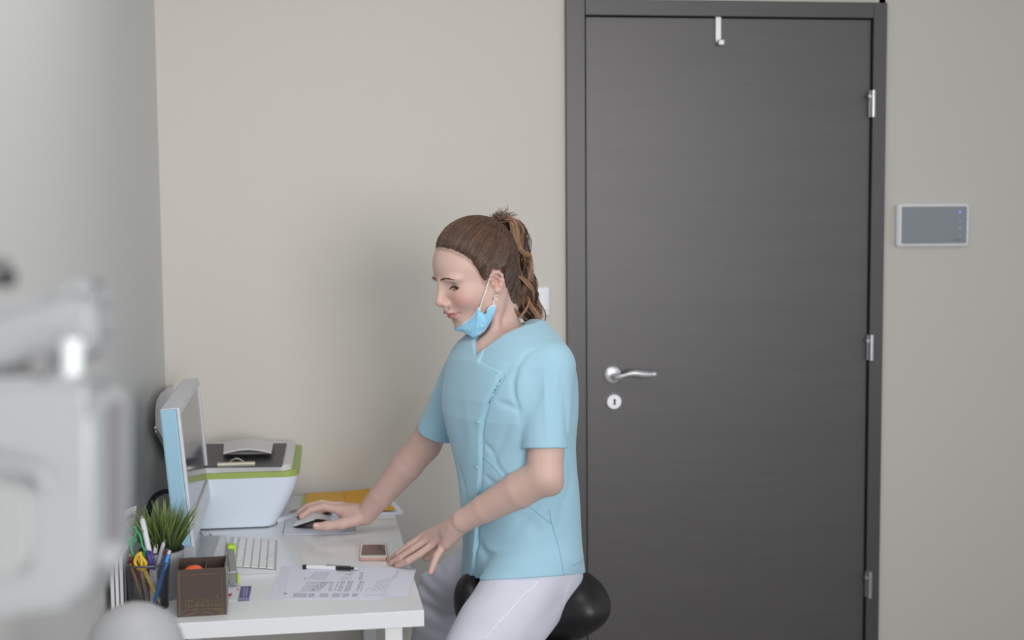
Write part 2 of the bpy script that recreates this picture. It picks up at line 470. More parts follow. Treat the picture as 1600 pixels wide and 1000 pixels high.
# ---- head, in head space (x forward, y her left, z up)
def head_field():
    F = Field()
    E = lambda c, r, k=.012, sub=False, M=None: F.add(f_ell(c, r, M), k, sub)
    C = lambda a, b, ra, rb, k=.01, sub=False: F.add(f_cone(a, b, ra, rb), k, sub)
    E((-.008, 0, .042), (.094, .073, .088), .02)
    E((.030, 0, .046), (.062, .062, .062), .02)
    E((.030, 0, -.012), (.060, .059, .060), .02)
    E((.045, 0, -.045), (.049, .038, .034), .015)
    E((.060, 0, -.083), (.022, .020, .0175), .02)
    for s in (-1, 1):
        C((.052, s*.016, -.080), (.006, s*.048, -.052), .019, .020, .02)
        C((.004, s*.050, -.055), (-.008, s*.056, -.01), .018, .016, .02)
        E((.052, s*.038, -.020), (.030, .025, .025), .02)
    E((.015, 0, -.060), (.055, .042, .024), .02)
    for s in (-1, 1):
        E((.074, s*.030, .0275), (.017, .026, .009), .012)
        E((.099, s*.033, .012), (.021, .018, .0115), .010, True)
    C((.088, 0, .026), (.1035, 0, -.014), .0075, .0085, .012)
    E((.1055, 0, -.0195), (.0105, .0098, .0088), .008)
    for s in (-1, 1):
        E((.0955, s*.0118, -.0262), (.0105, .0062, .0072), .005)
        E((.099, s*.0060, -.0340), (.0055, .0032, .0030), .002, True)
    C((.104, 0, -.026), (.096, 0, -.0345), .0048, .004, .004)
    C((.096, 0, -.036), (.0935, 0, -.043), .0035, .004, .006)
    for s in (-1, 1):      # lids
        E((.0615, s*.0325, .0105), (.0142, .0152, .0125), .004)
        E((.0785, s*.0330, .0062), (.0090, .0130, .0042), .001, True)
    E((.0870, 0, -.0462), (.0125, .0190, .0048), .004)
    for s in (-1, 1): E((.0885, s*.007, -.0462), (.0120, .0085, .0046), .004)
    E((.0835, 0, -.0590), (.0115, .0170, .0066), .005)
    E((.0980, 0, -.0520), (.0145, .0235, .0007), .0018, True)
    for s in (-1, 1): E((.0810, s*.0255, -.0530), (.006, .004, .003), .005, True)
    E((.1000, 0, -.0705), (.0170, .020, .0050), .010, True)
    for s in (-1, 1):      # ears
        y = lambda v: s*v
        hp = [(.003, .070, -.004), (.007, .074, .006), (.006, .077, .015), (-.002, .080, .021), (-.013, .083, .019), (-.0205, .084, .009),
              (-.0205, .083, -.005), (-.0150, .080, -.016), (-.0095, .077, -.025), (-.003, .074, -.028), (.001, .072, -.023)]
        E((-.007, s*.072, -.002), (.0125, .006, .0198), .006)
        hp = [((h[0]+.008)*.92-.008, h[1], (h[2]+.003)*.92-.003) for h in hp]
        for a, b in zip(hp, hp[1:]): C((a[0], y(a[1]), a[2]), (b[0], y(b[1]), b[2]), .0032, .0032, .0025)
        C((-.003, y(.079), .012), (-.013, y(.0815), .000), .0026, .0026, .003)
        C((-.013, y(.0815), .000), (-.008, y(.079), -.013), .0026, .003, .003)
        E((-.005, y(.078), -.003), (.0055, .0055, .0085), .003, True)
        E((.002, y(.075), -.008), (.0035, .004, .0045), .003)
        E((-.005, y(.0755), -.0235), (.0065, .0038, .0065), .004)
    C((-.028, 0, -.02), (-.030, 0, -.075), .050, .046, .03)
    return F
HF = head_field()
def head_world(p):
    return HF((p-npv(HO))@HM.T)
R_ = .21
PRIM_HEAD = (head_world, npv(HO)-R_, npv(HO)+R_)

# ---- torso frame
LS, RS = at(858, 562, 2.92), at(738, 552, 3.18)                    # her left (near) and right shoulder
TL = (LS-RS); TL.z = 0; TL.normalize()
TF = TL.cross(Zv)*-1                                                # the way her chest faces
if TF.dot(RT) > 0: TF = -TF
rows = [(498, 806, .072, .05), (515, 800, .115, .075), (535, 797, .155, .094), (558, 797, .176, .108), (585, 797, .182, .117), (615, 797, .180, .124), (645, 798, .176, .125),
        (690, 803, .162, .119), (735, 808, .153, .115), (780, 813, .151, .113), (830, 817, .153, .113), (870, 819, .156, .115), (910, 821, .160, .116)]
_P = [at(x, y, 3.05) for y, x, a, b in rows]
_z = np.array([p.z for p in _P])[::-1]; _cx = np.array([p.x for p in _P])[::-1]; _cy = np.array([p.y for p in _P])[::-1]
_a = np.array([r[2] for r in rows])[::-1]; _b = np.array([r[3] for r in rows])[::-1]
_cy = np.full_like(_cy, np.mean(_cy))
def torso(grow=0.0, n=2.35):
    tl = npv(TL)[:2]; tf = npv(TF)[:2]
    def f(p):
        z = p[:, 2]; a = np.interp(z, _z, _a)+grow; b = np.interp(z, _z, _b)+grow
        dx = p[:, 0]-np.interp(z, _z, _cx); dy = p[:, 1]-np.interp(z, _z, _cy)
        u = np.abs(dx*tl[0]+dy*tl[1])/a; v = np.abs(dx*tf[0]+dy*tf[1])/b
        k0 = (u**n+v**n+1e-9)**(1/n)
        d = (k0-1)*np.minimum(a, b)*np.where(u > v, 1.15, 1.0)
        return np.maximum(d, z-_z[-1]-grow)
    lo = np.array([_cx.min()-.25, _cy.min()-.25, _z[0]-.02], np.float32); hi = np.array([_cx.max()+.25, _cy.max()+.25, _z[-1]+.03], np.float32)
    return f, lo, hi
NB = at(783, 532, 3.07)
ELB, WR = at(851, 744, 2.88), at(724, 813, 2.985)
RELB, RWR = at(664, 694, 3.33), at(571, 804, 3.425)
HIPL, KNL, ANL = at(846, 872, 2.99), at(700, 1090, 2.86), at(720, 1400, 2.95)
HIPR, KNR, ANR = at(800, 872, 3.14), at(690, 925, 3.36), at(640, 1270, 3.38)

def chain(F, pts, rads, k):
    for a, b, ra, rb in zip(pts, pts[1:], rads, rads[1:]): F.add(f_cone(a, b, ra, rb), k)
BODY = Field()
f, lo, hi = torso(-.024)
def core(p): return np.maximum(f(p), np.where(p[:, 2] < .86, .86-p[:, 2], -1))
BODY.add((core, lo, hi), .03)
BODY.add(f_cone((float(_cx[6]), float(_cy[6]), .95), (float(_cx[2]), float(_cy[2]), .78), .085, .075), .03)
BODY.add(f_cone(hw(-.030, 0, -.07), NB+Vector((0, 0, -.03)), .0465, .052), .03)
BODY.add(f_cone(hw(-.022, .050, -.04), at(764, 552, 3.0), .011, .009), .018)
BODY.add(f_cone(NB+Vector((0, 0, -.01)), LS+Vector((0, 0, -.018)), .042, .030), .02)
BODY.add(f_cone(NB+Vector((0, 0, -.01)), RS+Vector((0, 0, -.018)), .042, .030), .02)
BODY.add(f_cone(at(768, 556, 3.01), at(795, 600, 3.0), .045, .055), .02)
# near (left) arm
chain(BODY, [LS.lerp(ELB, .05), LS.lerp(ELB, .55), ELB], [.046, .0415, .0385], .004)
BODY.add(f_cone(ELB, ELB.lerp(WR, .30), .0390, .0405), .010)
BODY.add(f_cone(ELB.lerp(WR, .30), ELB.lerp(WR, .72), .0405, .0315), .004)
BODY.add(f_cone(ELB.lerp(WR, .72), WR, .0315, .0250), .004)
BODY.add(f_ell(at(862, 757, 2.885), (.024, .024, .024)), .012)
# far (right) arm
chain(BODY, [RS.lerp(RELB, .05), RS.lerp(RELB, .55), RELB], [.046, .0415, .039], .004)
BODY.add(f_cone(RELB, RELB.lerp(RWR, .30), .0395, .0395), .010)
BODY.add(f_cone(RELB.lerp(RWR, .30), RELB.lerp(RWR, .72), .0395, .0315), .004)
BODY.add(f_cone(RELB.lerp(RWR, .72), RWR, .0315, .0265), .004)
# near hand: fingertips resting on the desk edge
DESKZ = .72
def hand(F, wrist, knuckles, wr=.022, kr=.0125, k=.007):
    for q in knuckles: F.add(f_cone(wrist.lerp(q, .12), q, wr*.80, kr), k)
LK = [at(662, 838, 3.083), at(670, 842, 3.066), at(681, 848, 3.047), at(692, 854, 3.025)]
hand(BODY, WR.lerp(LK[1], .12), LK, .022, .0105)
BODY.add(f_cone(WR, WR.lerp(LK[2], .5), .0232, .0180), .012)
BODY.add(f_cone(WR.lerp(LK[3], .3), at(699, 850, 3.015), .020, .0125), .008)
def finger(F, pts, rads, k=.0025):
    for i, (a, b) in enumerate(zip(pts, pts[1:])): F.add(f_cone(a, b, rads[i], rads[i+1]), k if i else .006)
LF = [[LK[0], at(641, 851.5, 3.093), at(623, 865, 3.105), atz(608.5, 875, DESKZ+.0066)],
      [LK[1], at(646, 858, 3.075), at(627, 871, 3.085), atz(611, 879.5, DESKZ+.0066)],
      [LK[2], at(657, 865, 3.053), at(638, 876, 3.060), atz(621, 883.5, DESKZ+.0066)],
      [LK[3], at(683, 868, 3.005), at(677.5, 882, 3.0), at(673, 894, 2.995)]]
for pts, r0 in zip(LF, (.0086, .0088, .0088, .0080)):
    finger(BODY, pts, [r0+.001, r0, r0*.92, r0*.78])
LT = [WR.lerp(LK[0], .45)+Vector((0, .012, -.008)), at(690, 852, 3.10), at(676, 863, 3.115), at(666, 872, 3.12)]
finger(BODY, LT, [.013, .0115, .0105, .0090], .008)
# far hand: closed over the mouse
RK = [at(530, 797, 3.430), at(529, 791.5, 3.455), at(531, 791, 3.478), at(536, 795, 3.50)]
hand(BODY, RWR.lerp(RK[0], .1), RK, .026, .0125)
BODY.add(f_cone(RWR, at(541, 812, 3.41), .024, .013), .008)
BODY.add(f_ell(at(552, 806, 3.44), (.034, .034, .021)), .015)
RF = [[RK[0], at(506, 791.5, 3.428), at(485, 796.5, 3.425), at(471.5, 807, 3.42)],
      [RK[1], at(502, 786.5, 3.450), at(481, 791.5, 3.450), at(468, 801, 3.448)],
      [RK[2], at(505, 787, 3.475), at(486, 793, 3.48), at(473, 802, 3.48)],
      [RK[3], at(514, 793, 3.50), at(499, 799, 3.505), at(488, 806, 3.505)]]
for pts, r0 in zip(RF, (.0095, .0095, .009, .008)): finger(BODY, pts, [r0+.0015, r0, r0*.93, r0*.8])
RTb = [at(556, 812, 3.405), at(534, 818.5, 3.392), at(511, 821.5, 3.385), at(494, 822, 3.383)]
finger(BODY, RTb, [.0165, .0125, .0108, .0092], .008)
# legs (inside the trousers)
chain(BODY, [HIPL, HIPL.lerp(KNL, .5), KNL, KNL.lerp(ANL, .35), ANL], [.075, .066, .050, .048, .032], .004)
chain(BODY, [HIPR, HIPR.lerp(KNR, .5), KNR, KNR.lerp(ANR, .35), ANR], [.072, .062, .050, .048, .032], .004)
BODY.add(f_ell(at(826, 870, 3.05), (.085, .10, .07)), .02)
BODY.add(PRIM_HEAD, .012)
bv, bf = polygonise(BODY, (-.15, 2.55, .02), (.75, 3.75, 1.62), .0019)
# skin colour by place: lips, cheeks, knuckles, fingertips
skin = np.array(lin((210, 179, 169)), np.float32); lipc = np.array(lin((190, 118, 113)), np.float32); rosy = np.array(lin((213, 148, 136)), np.float32)
tint = np.tile(skin, (len(bv), 1))
q = (bv-npv(HO))@HM.T
def blob(q, c, r): return np.exp(-(((q-np.array(c))/np.array(r))**2).sum(1))
def mixc(t, c, w): w = np.clip(w, 0, 1)[:, None]; return t*(1-w)+c*w
for s in (-1, 1):
    tint = mixc(tint, rosy, .6*blob(q, (.070, s*.045, -.022), (.03, .022, .02)))
    tint = mixc(tint, rosy, .45*blob(q, (-.01, s*.078, -.002), (.02, .012, .025)))
    tint = mixc(tint, np.array(lin((160, 118, 108)), np.float32), .45*blob(q, (.078, s*.033, .010), (.02, .015, .006)))
tint = mixc(tint, rosy, .4*blob(q, (.112, 0, -.022), (.015, .012, .012)))
lipm = ((q[:, 0] > .07) & (np.abs(q[:, 1]) < .0222)).astype(float)
uy = np.abs(q[:, 1])/.0235
lip_top = -.0425-.0085*uy**1.6+.0012*np.exp(-(uy/.25)**2)*-1; lip_bot = -.0658+.0115*uy**2
lm = lipm*np.clip((lip_top-q[:, 2])/.0012+.5, 0, 1)*np.clip((q[:, 2]-lip_bot)/.0012+.5, 0, 1)
tint = mixc(tint, lipc, .85*lm)
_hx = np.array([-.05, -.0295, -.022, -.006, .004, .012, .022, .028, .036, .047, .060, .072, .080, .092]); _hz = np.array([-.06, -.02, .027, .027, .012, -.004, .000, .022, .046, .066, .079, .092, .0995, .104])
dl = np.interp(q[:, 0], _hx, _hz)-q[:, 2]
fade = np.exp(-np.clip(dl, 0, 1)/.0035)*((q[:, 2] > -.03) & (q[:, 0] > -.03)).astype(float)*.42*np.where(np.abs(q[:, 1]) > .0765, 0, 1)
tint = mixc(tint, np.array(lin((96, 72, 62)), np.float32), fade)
for pts in LF+RF+[RTb, LT]:
    for P_, r, w in ((pts[-1], .010, .5), (pts[-2], .009, .25), (pts[0], .012, .3)):
        tint = mixc(tint, rosy, w*np.exp(-((bv-npv(P_))**2).sum(1)/(r*r)))
M_skin = attr_mat('skin', .52, .35, bump=.05, bscale=500, sss=.12, mottle=.035, mscale=45)
woman = thing('person', at(828, 905, 3.05)+Vector((0, 0, 0)), 'seated woman in turquoise tunic and white trousers, brown ponytail, face mask pulled under her chin', 'person')
body = grid_mesh('body', bv, bf, M_skin, woman, tint)
def surf(px, py, fld=None, back=0.0):
    return trace(fld or BODY, px, py, back=back)

# fingernails
M_nail = mat('nail', (226, 190, 180), .3)
def nail(p, d, up, w, l):
    d = d.normalized(); s = d.cross(up).normalized(); u = s.cross(d)
    vs, fs = [], []
    for i in range(6):
        for j in range(5):
            a = (j/4-.5)*2.0; x = (i/5-.5)
            ww = w*math.sqrt(max(0.05, 1-(max(0, abs(x)-.3)/.2)**2*.75)) if abs(x) > .3 else w
            vs.append(p + d*x*l + s*math.sin(a)*ww*.6 + u*(math.cos(a)-1)*w*.42)
    for i in range(5):
        for j in range(4): fs.append((i*5+j, i*5+j+1, i*5+j+6, i*5+j+5))
    return vs, fs
for pts, r0 in list(zip(LF[:3], (.0064, .0066, .0064)))+[(RTb, .0092)]+[(RF[0], .0076)]:
    tip, pr = pts[-1], pts[-2]; d = (tip-pr).normalized()
    up = (Vector((0, 0, 1)) if pts is not RTb else Vector((0, -.75, .6)))
    up = (up-d*up.dot(d)).normalized()
    vs, fs = nail(tip-d*.001+up*(r0+.0006), d, up, r0*1.15, .0115 if pts is not RTb else .014)
    raw('fingernail', vs, fs, M_nail, body, True)

# eyes: balls seen through the slit of the lowered lids, lashes, brows
M_eyew = mat('eye_white', (214, 206, 200), .15); M_iris = mat('iris', (62, 46, 36), .12); M_lash = mat('lash', (38, 28, 26), .6)
M_brow = mat('eyebrow', (84, 62, 54), .7)
for s in (-1, 1):
    bm = new(); bmesh.ops.create_uvsphere(bm, u_segments=24, v_segments=16, radius=.0128, matrix=Matrix.Translation(hw(.0612, s*.0325, .0100)))
    e = obj('eyeball', bm, M_eyew, body, True)
    bm = new(); c = hw(.0612, s*.0325, .0100); d = (HX*.93-HZ*.33+HY*.05*s).normalized()
    Mx = Matrix.Translation(c) @ d.to_track_quat('Z', 'Y').to_matrix().to_4x4()
    lathe(bm, [(0, .0133), (.002, .01315), (.004, .0127), (.0058, .0119), (.0062, .0112)], 24, Mx); obj('iris', bm, M_iris, e, True)
def on_head(x, y, z):
    """drop a head-space point on the face from the front"""
    p = np.array([[.14, y, z]], np.float32)
    for _ in range(60):
        v = float(HF(p)[0])
        if v < .0004: break
        p[0, 0] -= max(v*.7, .0004)
    return Vector((float(p[0, 0]), y, z))
for s in (-1, 1):
    bm = new()
    pts = []
    for i in range(13):
        y = .0205+.0265*i/12; z = .0060+.0034*math.sin(math.pi*i/12)+.0012*(i/12)
        p = on_head(0, s*y, z+.0014); pts.append(hw(p.x+.0006, p.y, p.z-.0010))
    tube(bm, pts, [.0004+.0007*math.sin(math.pi*min(1, (i+2)/13)) for i in range(13)], n=6)
    for i in range(1, 13):
        a = pts[i]; o = HX*.0042+HY*s*.003*(i/12)-HZ*.0022
        for j in (-.4, 0, .4):
            a2 = a+HY*s*.002*j; tube(bm, [a2, a2+o*.55, a2+o+HZ*.0012], [.00028, .0002, .00006], n=3)
    obj('eyelash', bm, M_lash, body, True)
    bm = new()
    for i in range(95):
        t = i/94; y = .0105+.041*t; zc = .0296+.0046*math.sin(math.pi*min(1, t*.95))-.0020*t
        for j in range(3 if t < .8 else 2):
            z = zc+rng.uniform(-1, 1)*.0017*(1-.75*t)
            p = on_head(0, s*y, z); a = hw(p.x+.0003, p.y, p.z)
            y2 = y+.005; p2 = on_head(0, s*y2, z+.0012*(1-2*t)); tube(bm, [a, hw(p2.x+.0004, p2.y, p2.z)], [.00035, .0001], n=3)
    obj('eyebrow', bm, M_brow, body, True)

# ================================================================== hair
HE_C, HE_R = np.array([-.0085, 0, .046]), np.array([.1005, .081, .097])
HLINE = [(.080, 0, .100), (.079, .012, .099), (.072, .026, .092), (.060, .042, .079), (.047, .053, .066), (.036, .062, .046), (.028, .067, .022), (.022, .070, .002),
         (.012, .074, -.004), (.004, .074, .012), (-.006, .074, .026), (-.020, .074, .026), (-.029, .073, .010), (-.029, .069, -.020), (-.034, .060, -.050), (-.048, .040, -.080), (-.060, .018, -.092), (-.066, 0, -.095)]
hx_ = np.array([h[0] for h in HLINE]); hz_ = np.array([h[2] for h in HLINE])
def cap_field(p, nocut=False):
    q = (p-npv(HO))@HM.T
    u = (q-HE_C)/HE_R
    k0 = np.linalg.norm(u, axis=1); k1 = np.linalg.norm(u/HE_R, axis=1); d = k0*(k0-1)/np.maximum(k1, 1e-6)
    # nape: hair over the back of the neck
    w = (q-np.array([-.048, 0, -.035]))/np.array([.052, .050, .072]); m0 = np.linalg.norm(w, axis=1)
    d = smin(d, (m0-1)*.05, .02)
    ay = np.abs(q[:, 1]); x, z = q[:, 0], q[:, 2]
    line = np.interp(x, [-.08, -.060, -.048, -.034, -.0295, -.0285, -.022, -.006, .004, .012, .022, .028, .036, .047, .060, .072, .080, .092],
                     [-.095, -.092, -.080, -.050, -.02, .010, .027, .027, .012, -.004, .000, .022, .046, .066, .079, .092, .0995, .104])
    cut = (line-z)*.55
    d = d+.0105*np.exp(-np.clip(z-line, 0, 1)/.014)*(x > -.035)
    if not nocut: d = smax(d, cut, .003)
    # combed grooves running towards the tie
    a = np.arctan2(q[:, 1], q[:, 2]-.109+.001); r = np.sqrt((q[:, 0]+.1)**2+q[:, 1]**2+(z-.109)**2)
    th = np.arctan2(q[:, 1], z-.13)*1.0
    d = d+.0009*np.sin(th*38+6*np.sin(r*28))+.0006*np.sin(th*91+3)
    return d if nocut else d+.0009
CAPF = Field(); CAPF.add((cap_field, npv(HO)-.2, npv(HO)+.2), .001)
hv, hf_ = polygonise(CAPF, tuple(npv(HO)-.19), tuple(npv(HO)+.19), .0022)
hq = (hv-npv(HO))@HM.T
hbase = np.array(lin((84, 63, 54)), np.float32); hlight = np.array(lin((142, 110, 88)), np.float32); hdark = np.array(lin((46, 33, 30)), np.float32)
th = np.arctan2(hq[:, 1], hq[:, 2]-.13)
n1 = .5+.5*np.sin(th*23+9*hq[:, 0]*8)
ht = hbase*(1-.35*n1[:, None])+hlight*.20*n1[:, None]
M_hair = attr_mat('hair', .34, .6, mottle=.12, mscale=120)
hair = grid_mesh('hair', hv, hf_, M_hair, body, ht, smooth=True)

def strands(name, paths, radii, tints, parent, n=3):
    """many tapered strands as one mesh"""
    vs, fs, tn = [], [], []
    off = 0
    for P, r, c in zip(paths, radii, tints):
        P = np.asarray(P, np.float32); m = len(P)
        T = np.gradient(P, axis=0); T /= np.maximum(np.linalg.norm(T, axis=1), 1e-9)[:, None]
        ref = np.array([.3, .8, .5]); u = np.cross(T, ref); u /= np.maximum(np.linalg.norm(u, axis=1), 1e-6)[:, None]; w = np.cross(T, u)
        t = np.linspace(0, 1, m); rr = r*np.minimum(1, np.minimum(t*10+.3, (1-t)*4+.08))
        ang = np.arange(n)*2*np.pi/n
        ring = P[:, None, :]+rr[:, None, None]*(np.cos(ang)[None, :, None]*u[:, None, :]+np.sin(ang)[None, :, None]*w[:, None, :])
        vs.append(ring.reshape(-1, 3)); tn.append(np.tile(c, (m*n, 1)))
        i = np.arange(m-1)[:, None]*n; k = np.arange(n)[None, :]; k2 = (k+1) % n
        fs.append(np.stack([i+k, i+k2, i+n+k2, i+n+k], -1).reshape(-1, 4)+off); off += m*n
    return grid_mesh(name, np.concatenate(vs), np.concatenate(fs), M_hair, parent, np.concatenate(tn))
def hcol():
    x = rng.random()**1.6*.75; c = hbase*(1-x)+hlight*x if rng.random() < .6 else hbase*(1-x)+hdark*x
    return c
def hcol2():
    x = rng.random()**.7; return hbase*(1-x)+np.array(lin((158, 122, 96)), np.float32)*x if rng.random() < .72 else hbase*(1-x)+hdark*x
# combed strands over the scalp, from the hairline to the tie
TIE = np.array([-.094, 0, .116])
paths, rad, tn = [], [], []
HLa = np.array(HLINE)
for i in range(4400):
    t = rng.random()*(len(HLINE)-1); j = int(t); s = HLa[j]+(HLa[min(j+1, len(HLINE)-1)]-HLa[j])*(t-j)
    s = s.copy(); s[1] *= (1 if rng.random() < .62 else -1)
    ru = rng.random()
    a = (s-HE_C)/HE_R; a /= np.linalg.norm(a)
    b = (TIE-HE_C)/HE_R+rng.normal(0, .05, 3); b /= np.linalg.norm(b)
    om = math.acos(np.clip(a@b, -1, 1)); t0 = rng.uniform(-.01, .55) if ru < .55 else rng.uniform(-.02, .03)
    tt = np.linspace(t0, 1, 14)[:, None]
    d = (np.sin((1-tt)*om)*a+np.sin(tt*om)*b)/math.sin(om)
    lift = 1.0
    # strands that start on the nape follow it inward
    P = HE_C+d*HE_R*lift
    if a[2] < -.35 or s[2] < -.03:
        w = np.clip(1-tt*2.2, 0, 1)**1.5; P = P*(1-w)+(s+np.array([-.004, 0, 0]))*w
    elif t0 < .04:
        w = np.clip(1-tt*6, 0, 1)**2; P = P*(1-w)+(s*1.01)*w
    P = P+np.array([0, .4, 1])*.0016*np.sin(tt*7+rng.random()*6)
    W = (npv(HO)+P@HM).astype(np.float32); out = (W-npv(hw(-.02, 0, .03))); out /= np.linalg.norm(out, axis=1)[:, None]
    tgt = .0004+.0012*rng.random()+.010*np.clip(tt[:, 0]-.82, 0, 1)
    for _ in range(3): W = W-out*(cap_field(W, True)-tgt)[:, None]*.9
    ti = len(paths)
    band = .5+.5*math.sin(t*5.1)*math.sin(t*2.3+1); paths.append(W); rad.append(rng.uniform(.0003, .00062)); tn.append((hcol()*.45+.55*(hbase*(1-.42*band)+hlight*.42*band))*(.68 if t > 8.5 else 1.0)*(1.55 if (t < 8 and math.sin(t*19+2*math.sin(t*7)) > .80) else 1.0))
for i in range(0):      # loose wisps at the temple and forehead
    t = rng.uniform(2.2, 7.6); j = int(t); s = HLa[j]+(HLa[j+1]-HLa[j])*(t-j); s = s+np.array([.003, 0, -.002])
    d = np.array([rng.uniform(-.6, -.1), .12, rng.uniform(.1, .8)])*rng.uniform(.02, .035)
    P = [s*1.0+d*x+np.array([.004, .003, -.004])*math.sin(x*3) for x in np.linspace(-.35, 1, 8)]
    paths.append(np.array([tuple(hw(*x)) for x in P])); rad.append(.00035); tn.append(hbase)
def skin_or_cap(W): return np.minimum(head_world(W), cap_field(W))
for i in range(0):      # baby hair that softens the hairline
    t = rng.uniform(0, 9.6) if i < 130 else rng.uniform(12.2, 16.5); j = int(t); s = HLa[j]+(HLa[j+1]-HLa[j])*(t-j); s = s.copy(); s[1] *= (1 if rng.random() < .7 else -1)
    g = TIE-s; g /= np.linalg.norm(g); L_ = rng.uniform(.012, .026); st = rng.uniform(-.0055, .001)
    P = np.array([s+g*(st+L_*x)+np.array([0, 0, -.0025])*math.sin(x*2.5) for x in np.linspace(0, 1, 7)])
    W = (npv(HO)+P@HM).astype(np.float32); out = W-npv(hw(-.02, 0, .02)); out /= np.linalg.norm(out, axis=1)[:, None]
    for _ in range(4): W = W-out*(skin_or_cap(W)-.0004)[:, None]*.9
    paths.append(W); rad.append(rng.uniform(.00015, .00030)); tn.append(hbase*rng.uniform(.9, 1.5))
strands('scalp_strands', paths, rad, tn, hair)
# ponytail: wavy locks falling behind the neck
guide = cr([(786, 343, 3.07), (799, 346, 3.085), (807, 370, 3.105), (808, 406, 3.115), (812, 440, 3.12), (819, 468, 3.12), (829, 494, 3.115), (841, 517, 3.11)], 6)
G = np.array(guide)
paths, rad, tn = [], [], []
def wprof(t): return np.interp(t, [0, .08, .25, .45, .62, .8, 1], [5, 10, 15, 18, 23, 19, 5])
for i in range(76):
    a = rng.uniform(0, 2*math.pi); rr = math.sqrt(rng.random())
    ph = rng.uniform(0, 6.28); fr = rng.uniform(2.2, 4.2); amp = rng.uniform(2, 5.5)
    tmax = rng.uniform(.72, 1.0); t = np.linspace(0, tmax, 34)
    gx = np.interp(t, np.linspace(0, 1, len(G)), G[:, 0]); gy = np.interp(t, np.linspace(0, 1, len(G)), G[:, 1]); gd = np.interp(t, np.linspace(0, 1, len(G)), G[:, 2])
    w = wprof(t)
    X = gx+math.cos(a)*rr*w+amp*np.sin(t*fr*6.28+ph)*np.minimum(1, t*2.5)
    Y = gy+amp*.5*np.cos(t*fr*6.28+ph)*np.minimum(1, t*3)
    Dd = gd+math.sin(a)*rr*w/690*1.3+amp/690*np.cos(t*fr*6.28+ph)*np.minimum(1, t*2.5)
    base = hcol2()
    for k in range(15):
        ox, oy, od = rng.normal(0, 1.5, 3); ww = .35+1.0*np.sin(np.pi*np.clip(t/tmax, 0, 1))**.7
        j1 = rng.uniform(0, 6.28)
        P = [tuple(at(x+ox*m_+.5*math.sin(9*tt_+j1), y+oy*m_*.5, d+od*m_/690)) for x, y, d, m_, tt_ in zip(X, Y, Dd, ww, t)]
        paths.append(P); rad.append(rng.uniform(.0006, .0013)); tn.append(base*rng.uniform(.75, 1.2))
# named curls of the outline
feat = [([(784, 343, 3.07), (796, 340, 3.07), (806, 352, 3.06), (808, 374, 3.06), (811, 388, 3.06), (820, 396, 3.065), (828, 399, 3.07), (826, 407, 3.08), (820, 412, 3.09)], 26, 2.6, .95),
        ([(790, 342, 3.07), (800, 350, 3.06), (803, 372, 3.055), (805, 392, 3.055), (800, 412, 3.06), (797, 430, 3.07), (806, 446, 3.07)], 22, 2.4, .8),
        ([(806, 400, 3.08), (812, 420, 3.07), (820, 436, 3.07), (832, 440, 3.08), (838, 450, 3.09), (835, 460, 3.1)], 7, .9, .4),
        ([(800, 430, 3.07), (812, 433, 3.06), (826, 446, 3.06), (833, 456, 3.07), (834, 470, 3.08)], 14, 1.8, .8),
        ([(815, 450, 3.08), (800, 466, 3.06), (800, 480, 3.05), (812, 492, 3.06), (826, 500, 3.07)], 18, 2.0, .6),
        ([(838, 455, 3.09), (843, 472, 3.09), (851, 487, 3.09), (852, 498, 3.09), (848, 505, 3.09), (844, 507, 3.09)], 5, .5, .3),
        ([(824, 462, 3.08), (830, 478, 3.07), (840, 492, 3.07), (844, 508, 3.07), (848, 516, 3.08)], 22, 2.2, .9),
        ([(828, 466, 3.07), (824, 480, 3.06), (816, 492, 3.05), (812, 498, 3.05)], 12, 1.1, 1.0),
        ([(803, 360, 3.10), (816, 362, 3.1), (822, 366, 3.1), (820, 376, 3.1), (814, 384, 3.1)], 14, 2.5, .6)]
for pts, n, sp, br in feat:
    c = np.array(cr(pts, 6)); t = np.linspace(0, 1, len(c))
    for k in range(n):
        o = rng.normal(0, sp*.55, 3); tw = rng.uniform(0, 6.28)
        P = [tuple(at(x+o[0]*(.4+math.sin(math.pi*tt_))+.4*math.sin(6*tt_+tw), y+o[1]*(.4+math.sin(math.pi*tt_)), d+o[2]/690)) for (x, y, d), tt_ in zip(c, t)]
        cc = hbase*(1-br)+np.array(lin((165, 128, 100)), np.float32)*br
        paths.append(P); rad.append(rng.uniform(.0006, .0012)); tn.append(cc*rng.uniform(.8, 1.15))
strands('ponytail', paths, rad, tn, hair)
# short messy ends standing up round the tie
paths, rad, tn = [], [], []
for i in range(230):
    ang = rng.choice([rng.normal(-1.9, .35), rng.normal(-.75, .38), rng.normal(-2.5, .3)], p=[.35, .5, .15]); L = rng.uniform(12, 30) if ang > -1.2 else rng.uniform(8, 15)
    x0, y0, d0 = 781+rng.normal(0, 4), 345+rng.normal(0, 3), 3.085+rng.normal(0, .012)
    cx, cy = math.cos(ang), math.sin(ang); cu = rng.normal(0, .35)
    P = [tuple(at(x0+cx*L*t-cy*cu*L*t*t, y0+cy*L*t*.95+cx*cu*L*t*t+ (6*t*t if ang > -1.2 else 0), d0+rng.normal(0, .0005))) for t in np.linspace(0, 1, 9)]
    paths.append(P); rad.append(rng.uniform(.0005, .0010)); tn.append(hcol2())
strands('loose_ends', paths, rad, tn, hair)
bm = new()
c = at(784, 346, 3.085); tube(bm, [c+RT*(.004*math.sin(a))+Fh*(.012*math.cos(a))+Zv*(.012*math.sin(a)) for a in [i/20*2*math.pi for i in range(21)]], .0035, n=8, cap=False)
obj('hair_tie', bm, mat('hair_tie_dark', (40, 30, 28), .8), hair, True)
